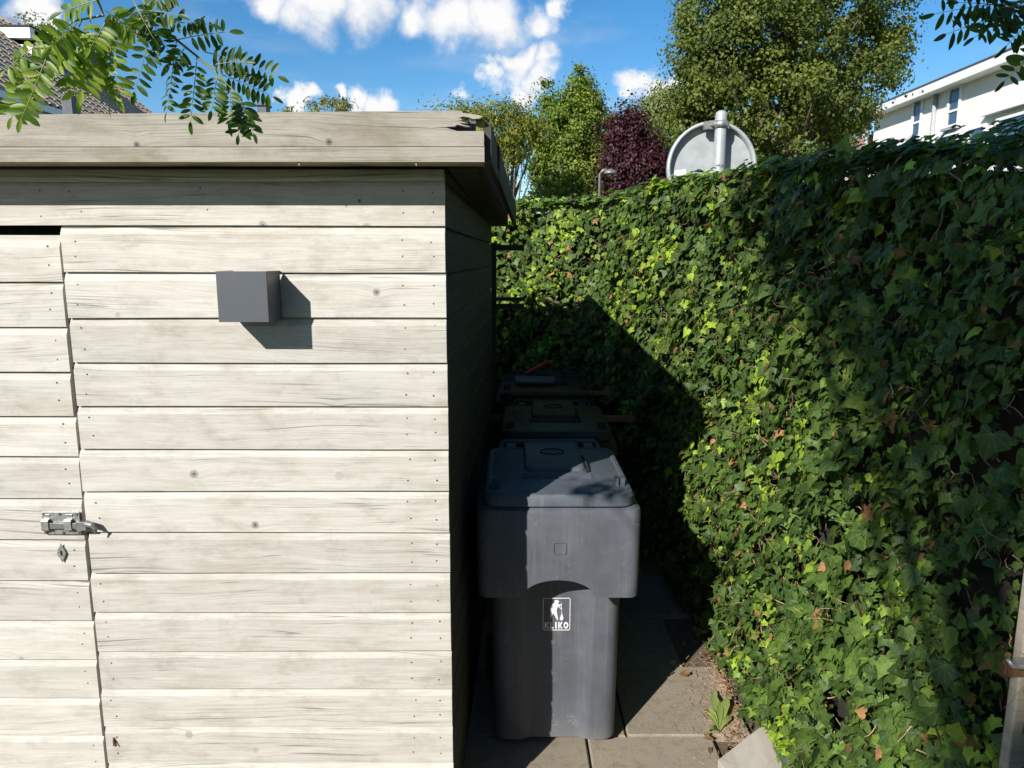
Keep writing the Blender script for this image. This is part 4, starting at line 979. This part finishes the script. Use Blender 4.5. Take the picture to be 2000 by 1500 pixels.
# tiles
cl = math.hypot(RZ - EZ, RX - EXx); nc = 16; cs_ = cl / nc; tw = .30
sl_dir = Vector(((RX - EXx) / cl, 0, (RZ - EZ) / cl)); sl_n = Vector((-sl_dir.z, 0, sl_dir.x)); 
if sl_n.z < 0: sl_n = -sl_n
def tilev(k0=0):
    vs = []; prof_t = [(-.15, .012), (-.11, .002), (-.04, .0), (.03, .004), (.07, .045), (.11, .055), (.15, .035)]
    for u, hh in prof_t: vs.append((u, 0.0, hh + .035))
    for u, hh in prof_t: vs.append((u, cs_ + .05, hh * .9))
    for u, hh in prof_t: vs.append((u, 0.0, hh + .005))
    n = len(prof_t); fs = [(i, i + 1, n + i + 1, n + i) for i in range(n - 1)] + [(2 * n + i, 2 * n + i + 1, i + 1, i) for i in range(n - 1)]
    return vs, fs
tvs, tfs = tilev(); Rt = Matrix([[0, sl_dir.x, sl_n.x], [1, 0, 0], [0, sl_dir.z, sl_n.z]])
tme = bpy.data.meshes.new('roof_tile'); tme.from_pydata(tvs, [], tfs); tme.materials.append(M['tile'])
cands = []
for c in range(nc):
    for k in range(int((yb - ya) / tw)):
        p = Vector((EXx, yb - tw * (k + .5), EZ - .02)) + sl_dir * (cs_ * c) + sl_n * .01
        x, y, z = topx(p); vis = (-20 < x < 310) and (y < 232) and (y > -20) and not (x > 330)
        cands.append((z if vis else z + 1000, p))
cands.sort(key=lambda a: a[0])
hinv2 = Matrix.Translation(-HL.location)
rest = MB()
for i, (z, p) in enumerate(cands):
    if i < 300 and z < 900:
        o = bpy.data.objects.new('roof_tile', tme); C.objects.link(o); o.parent = HL; o.matrix_parent_inverse = hinv2
        o.matrix_basis = Matrix.Translation(p) @ Rt.to_4x4()
    else: rest.add([p + Rt @ Vector(v) for v in tvs], tfs)
me = bpy.data.meshes.new('roof_tiles'); me.from_pydata(rest.v, [], rest.f); me.materials.append(M['tile']); o = link('roof_tiles', me, HL); o['kind'] = 'stuff'
# dormer
dx, dy0, dy1, dz = -13.0, 21.0, 23.2, EYE + 6.17
zr = lambda x: EZ + (EXx - x) * slope
b_ = MB(); b_.prism([(dx, dy0, zr(dx) - .1), (dx, dy0, dz - .45), (RX - .3, dy0, dz - .45), (RX - .3, dy0, zr(RX - .3) - .4)], (0, .05, 0)); b_.build('dormer_cheek', M['whitepaint'], HL)
b_ = MB(); b_.box(dx - .001, dx + .05, dy0 + .06, dy1, zr(dx) - .15, dz - .06); b_.build('dormer_front', M['slate'], HL)
b_ = MB(); b_.box(RX - 1.5, dx + .05, dy0 - .15, dy1 + .05, dz - .32, dz - .04); b_.build('dormer_fascia', M['whitepaint'], HL)
b_ = MB(); b_.box(RX - 1.5, dx + .08, dy0 - .18, dy1 + .08, dz - .038, dz + .0); b_.build('dormer_roof', M['bitumen'], HL)
b_ = MB(); b_.box(dx - .5, dx + .15, dy1 + .3, dy1 + .8, zr(dx) - .2, dz + .05); b_.build('chimney', M['slate'], HL)
# roof window
def onroof(c, y, lift): p = Vector((EXx, y, EZ)) + sl_dir * c + sl_n * lift; return p
def roofbox(name, c0, c1, y0_, y1_, l0, l1, mat, par=HL):
    b_ = MB(); b_.hexa([onroof(c0, y0_, l0), onroof(c0, y1_, l0), onroof(c1, y1_, l0), onroof(c1, y0_, l0), onroof(c0, y0_, l1), onroof(c0, y1_, l1), onroof(c1, y1_, l1), onroof(c1, y0_, l1)])
    return b_.build(name, mat, par)
def pxroof(x, y):
    r = raydir(x, y); k = (EZ - EYE + slope * EXx) / (r.z + slope * r.x); p = r * k
    return (EXx - p.x) / -sl_dir.x * 1.0, p.y
c1_, ya_ = pxroof(155, 136); c0_, yb2 = pxroof(203, 176); c1_, c0_ = abs(c1_), abs(c0_)
roofbox('roof_window', c0_ - .1, c1_ + .1, ya_ - .1, yb2 + .1, .05, .17, M['slate'])
roofbox('roof_window_frame', c0_, c1_, ya_, yb2, .172, .19, M['galv'])
ym_ = (ya_ + yb2) / 2
for a, b2 in ((ya_ + .1, ym_ - .04), (ym_ + .04, yb2 - .1)): roofbox('pane', c0_ + .1, c1_ - .1, a, b2, .192, .198, M['glass'])
# dark flue in front
fp = at(137, 215, 15.5); b_ = MB(); b_.box(fp.x - .10, fp.x + .10, 15.4, 15.6, 0, at(137, 186, 15.5).z); b_.build('dark_post', M['slate'], label='dark square flue post standing before the tiled roof', cat='post')
p = at(515, 212, 24); b_ = MB(); b_.box(p.x - .14, p.x + .14, 23.8, 24.2, 0, p.z + .05); b_.box(p.x - .18, p.x + .18, 23.75, 24.25, p.z + .052, p.z + .12)
b_.build('distant_chimney', M['slate'], label='small dark distant chimney just above the shed roof edge', cat='chimney')

# ------------------------------------------------------------------ locust (pinnate) branches hanging into view
lv = {}
def leaflet_mesh(ci, col, narrow=.24):
    n = 7; v = []; 
    for i in range(n):
        f_ = i / (n - 1); w_ = narrow * math.sin(math.pi * f_) ** .5 if 0 < f_ < 1 else .03
        v += [(-w_, f_, .10 * w_ * 4 - .12 * f_ * f_), (0, f_, -.12 * f_ * f_), (w_, f_, .10 * w_ * 4 - .12 * f_ * f_)]
    fs = []
    for i in range(n - 1):
        for j in range(2): fs.append((i * 3 + j, i * 3 + j + 1, i * 3 + j + 4, i * 3 + j + 3))
    return fast_mesh('leaflet', v, fs, M['robinia'], np.tile(np.array(col), (len(v), 1)), smooth=True)
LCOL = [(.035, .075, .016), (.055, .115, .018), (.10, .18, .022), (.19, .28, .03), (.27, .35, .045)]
LM = [leaflet_mesh(i, c, .165 + .02 * (i % 3)) for i, c in enumerate(LCOL)]
def compound(root, base, tipp, size_, npair, tone, rad=.0007, sag=.12, rs=None):
    base, tipp = Vector(base), Vector(tipp); ax = (tipp - base); L = ax.length; dirv = ax.normalized()
    pts = []
    for i in range(7):
        f_ = i / 6; pts.append(base + ax * f_ + Vector((0, 0, -sag * L * math.sin(f_ * math.pi) * (-.5 if dirv.z < -.6 else .6) * -1 * .3)))
    b_ = MB(); b_.tube(pts, [rad * (1 - .6 * i / 6) for i in range(7)], 5, False)
    me = b_.mesh('compound_leaf', M['greentwig']); lf = link('compound_leaf', me, root)
    nb = Vector((rs.gauss(0, .5), -1, rs.gauss(.2, .4))); nb = (nb - dirv * nb.dot(dirv)).normalized(); sd_ = dirv.cross(nb)
    linv = Matrix.Translation(-root.location)
    for k in range(npair + 1):
        f_ = .16 + .82 * k / npair; fi = f_ * 6; i0 = min(5, int(fi)); p = pts[i0].lerp(pts[i0 + 1], fi - i0)
        for s in ((-1, 1) if k < npair else (0,)):
            if rs.random() < .05 and s: continue
            dl = (sd_ * s * 1.0 + dirv * (.28 if s else 1.0) + nb * rs.gauss(0, .22) + Vector((0, 0, -.18))).normalized()
            nl = (nb + sd_ * rs.gauss(0, .35) + dirv * rs.gauss(0, .3)); nl = (nl - dl * nl.dot(dl)).normalized(); sx_ = dl.cross(nl)
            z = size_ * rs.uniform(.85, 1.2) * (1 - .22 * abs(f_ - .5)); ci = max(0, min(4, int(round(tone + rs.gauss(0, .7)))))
            o = bpy.data.objects.new('leaflet', LM[ci]); C.objects.link(o); o.parent = lf
            o.matrix_parent_inverse = Matrix.Identity(4)
            q = p + sd_ * s * .0009
            o.matrix_basis = Matrix([[sx_[r] * z, dl[r] * z, nl[r] * z, q[r]] for r in range(3)] + [[0, 0, 0, 1]])
            o.matrix_basis = Matrix(o.matrix_basis)
def branch(name, label, stem_px, leaves, size_, tone, seed, rad=.004):
    rs = random.Random(seed)
    sp = [at(x, y, Y * .62) for x, y, Y in stem_px]
    root = empty(name, (0, 0, 0), label=label, cat='branch', group='locust branches hanging into view')
    root.location = sp[0]
    b_ = MB(); b_.tube(sp, [rad * .6 * (1 - .75 * i / (len(sp) - 1)) for i in range(len(sp))], 7); b_.build('stem', M['bark'] if tone < 1 else M['greentwig'], root)
    for (x0, y0_, Y0, x1, y1_, Y1, n) in leaves:
        compound(root, at(x0, y0_, Y0 * .62), at(x1, y1_, Y1 * .62), size_ * .62, n + (3 if tone > 2 else 1), tone + rs.uniform(-.4, .4), rs=rs)
    return root
# compound leaves are linked in world space: leaflets are children of leaf whose own matrix is world aligned
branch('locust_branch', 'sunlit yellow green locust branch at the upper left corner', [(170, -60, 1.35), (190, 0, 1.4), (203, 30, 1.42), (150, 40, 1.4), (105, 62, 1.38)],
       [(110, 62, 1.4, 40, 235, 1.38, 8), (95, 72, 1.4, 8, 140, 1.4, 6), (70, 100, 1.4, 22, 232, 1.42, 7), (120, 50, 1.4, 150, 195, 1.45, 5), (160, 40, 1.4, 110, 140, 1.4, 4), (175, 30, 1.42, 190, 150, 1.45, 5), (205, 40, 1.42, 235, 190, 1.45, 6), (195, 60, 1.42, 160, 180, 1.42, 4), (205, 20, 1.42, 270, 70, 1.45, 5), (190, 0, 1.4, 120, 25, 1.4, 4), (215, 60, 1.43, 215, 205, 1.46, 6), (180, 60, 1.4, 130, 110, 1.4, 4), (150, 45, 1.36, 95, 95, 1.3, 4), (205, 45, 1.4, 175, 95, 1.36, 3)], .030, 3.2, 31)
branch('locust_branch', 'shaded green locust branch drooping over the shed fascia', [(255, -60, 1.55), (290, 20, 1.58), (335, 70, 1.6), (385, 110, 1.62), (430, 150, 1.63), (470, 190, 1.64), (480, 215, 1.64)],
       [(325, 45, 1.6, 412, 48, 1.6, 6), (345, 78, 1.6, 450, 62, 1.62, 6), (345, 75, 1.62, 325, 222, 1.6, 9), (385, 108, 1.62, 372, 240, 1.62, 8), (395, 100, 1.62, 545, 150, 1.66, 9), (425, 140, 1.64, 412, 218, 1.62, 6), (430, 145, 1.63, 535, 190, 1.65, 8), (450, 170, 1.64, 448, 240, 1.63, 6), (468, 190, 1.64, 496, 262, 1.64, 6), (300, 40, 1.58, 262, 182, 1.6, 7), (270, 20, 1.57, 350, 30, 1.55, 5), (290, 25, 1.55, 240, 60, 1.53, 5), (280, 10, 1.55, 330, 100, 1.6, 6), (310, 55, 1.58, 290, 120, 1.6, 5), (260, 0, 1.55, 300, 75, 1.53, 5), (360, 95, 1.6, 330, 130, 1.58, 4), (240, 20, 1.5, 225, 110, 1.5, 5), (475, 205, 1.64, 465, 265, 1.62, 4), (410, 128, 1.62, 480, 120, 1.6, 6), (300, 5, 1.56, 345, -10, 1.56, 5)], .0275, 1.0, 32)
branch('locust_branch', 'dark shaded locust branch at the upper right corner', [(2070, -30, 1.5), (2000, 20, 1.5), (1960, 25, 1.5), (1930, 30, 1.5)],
       [(1990, 5, 1.5, 1822, 28, 1.5, 7), (1985, 25, 1.5, 1845, 68, 1.48, 7), (1975, 15, 1.5, 1870, 5, 1.5, 6), (2010, 10, 1.5, 1900, 75, 1.5, 6), (2020, 30, 1.5, 1965, 90, 1.5, 5), (2040, 80, 1.5, 1960, 160, 1.5, 5), (2000, 0, 1.5, 1950, 60, 1.5, 5), (2030, 10, 1.5, 1925, 20, 1.48, 6)], .0285, .0, 33)

# the tree these branches belong to: its crown stands behind and above the camera and dapples the near ivy
rt = empty('locust_tree', (-1.35, -2.4, 0), label='locust tree standing behind the camera whose crown shades the near ivy', cat='tree')
cr = [(-1.15, -1.5, EYE + 2.4, .5, .5, .40), (-1.15, -.95, EYE + 2.65, .5, .45, .36), (-1.15, -.45, EYE + 2.95, .45, .4, .3), (-1.2, -2.3, EYE + 2.5, .6, .7, .5), (-1.6, -2.6, EYE + 3.4, .7, .7, .6)]
cr += [(.9, -.3, EYE + 2.9, .9, .8, .45), (1.9, .8, EYE + 2.9, .9, .9, .45), (1.0, 1.5, EYE + 3.2, .9, .9, .45), (2.0, 2.6, EYE + 3.3, .9, .9, .5), (.4, .4, EYE + 3.6, .9, .9, .45), (1.3, 3.3, EYE + 3.7, .9, .8, .4), (2.2, -.6, EYE + 3.4, 1, 1, .6), (.5, 2.4, EYE + 3.5, .8, .9, .4), (.6, 3.6, EYE + 3.9, .9, .9, .4), (.3, 4.6, EYE + 4.3, .9, .9, .4)]  # unseen overhead lobes, added to keep sky light out of the alley
crown('crown', cr[:5], 130, 14000, .07, ((.05, .11, .02), (.12, .2, .03)), rt, 43, clump=.12, shell=.15)
crown('crown', cr[5:], 210, 20000, .085, ((.05, .11, .02), (.12, .2, .03)), rt, 41, clump=.16, shell=.2)
tgt = Vector((.34, 2.50, EYE - .83)) - SUN * (2.5 / abs(SUN.y))
crown('crown', [(tgt.x, tgt.y, tgt.z, .13, .10, .035)], 9, 70, .05, ((.05, .11, .02), (.12, .2, .03)), rt, 47, clump=.035, shell=.1)
b_ = MB(); b_.tube([(-1.45, -2.25, 2.6), (-1.5, -1.2, 2.95), tuple(tgt)], [.012, .007, .002], 5, False); b_.tube([(-1.35, -2.4, 0), (-1.4, -2.4, 2.2), (-1.5, -2.1, 3.8), (-1.7, -2.3, 5.4)], [.10, .085, .06, .02], 10)
for c in cr: b_.tube([(-1.45, -2.25, 3.0), (c[0], c[1] - .1, c[2] - .2), (c[0] + .1, c[1] + .2, c[2])], [.014, .009, .004], 6, False)
b_.build('trunk', M['bark'], rt)

# brick house and garden fence, added unseen behind the camera to block sky light
HB = empty('blocker_house', (4, -8, 0), label='brick house with pitched roof added unseen behind the camera to block sky light', cat='house')
b_ = MB(); b_.box(-.5, 10, -12, -5.2, 0, 5.2); b_.build('wall', M['brick'], HB)
b_ = MB(); b_.prism([(-.9, -4.9, 5.15), (-.9, -8.6, 8.2), (-.9, -12.3, 5.15)], (11.3, 0, 0)); b_.build('roof', M['tile'], HB)
for x in (1.0, 4.0, 7.0):
    for z in (1.0, 3.4):
        b_ = MB(); b_.box(x, x + 1.3, -5.2, -5.16, z, z + 1.2); w_ = b_.build('window', M['whitepaint'], HB)
        b_ = MB(); b_.box(x + .08, x + 1.22, -5.158, -5.15, z + .08, z + 1.12); o = b_.build('pane', M['glass'], None); o.parent = w_; o.matrix_parent_inverse = Matrix.Identity(4)

GF = empty('blocker_fence', (-3.5, -4.2, 0), label='dark wooden board fence added unseen behind the camera to block low sky light', cat='fence')
for k in range(40):
    b_ = MB(); b_.box(-6.5 + k * .15, -6.36 + k * .15, -4.2, -4.18, 0, 1.85); b_.build('board', M['brownwood'], GF)
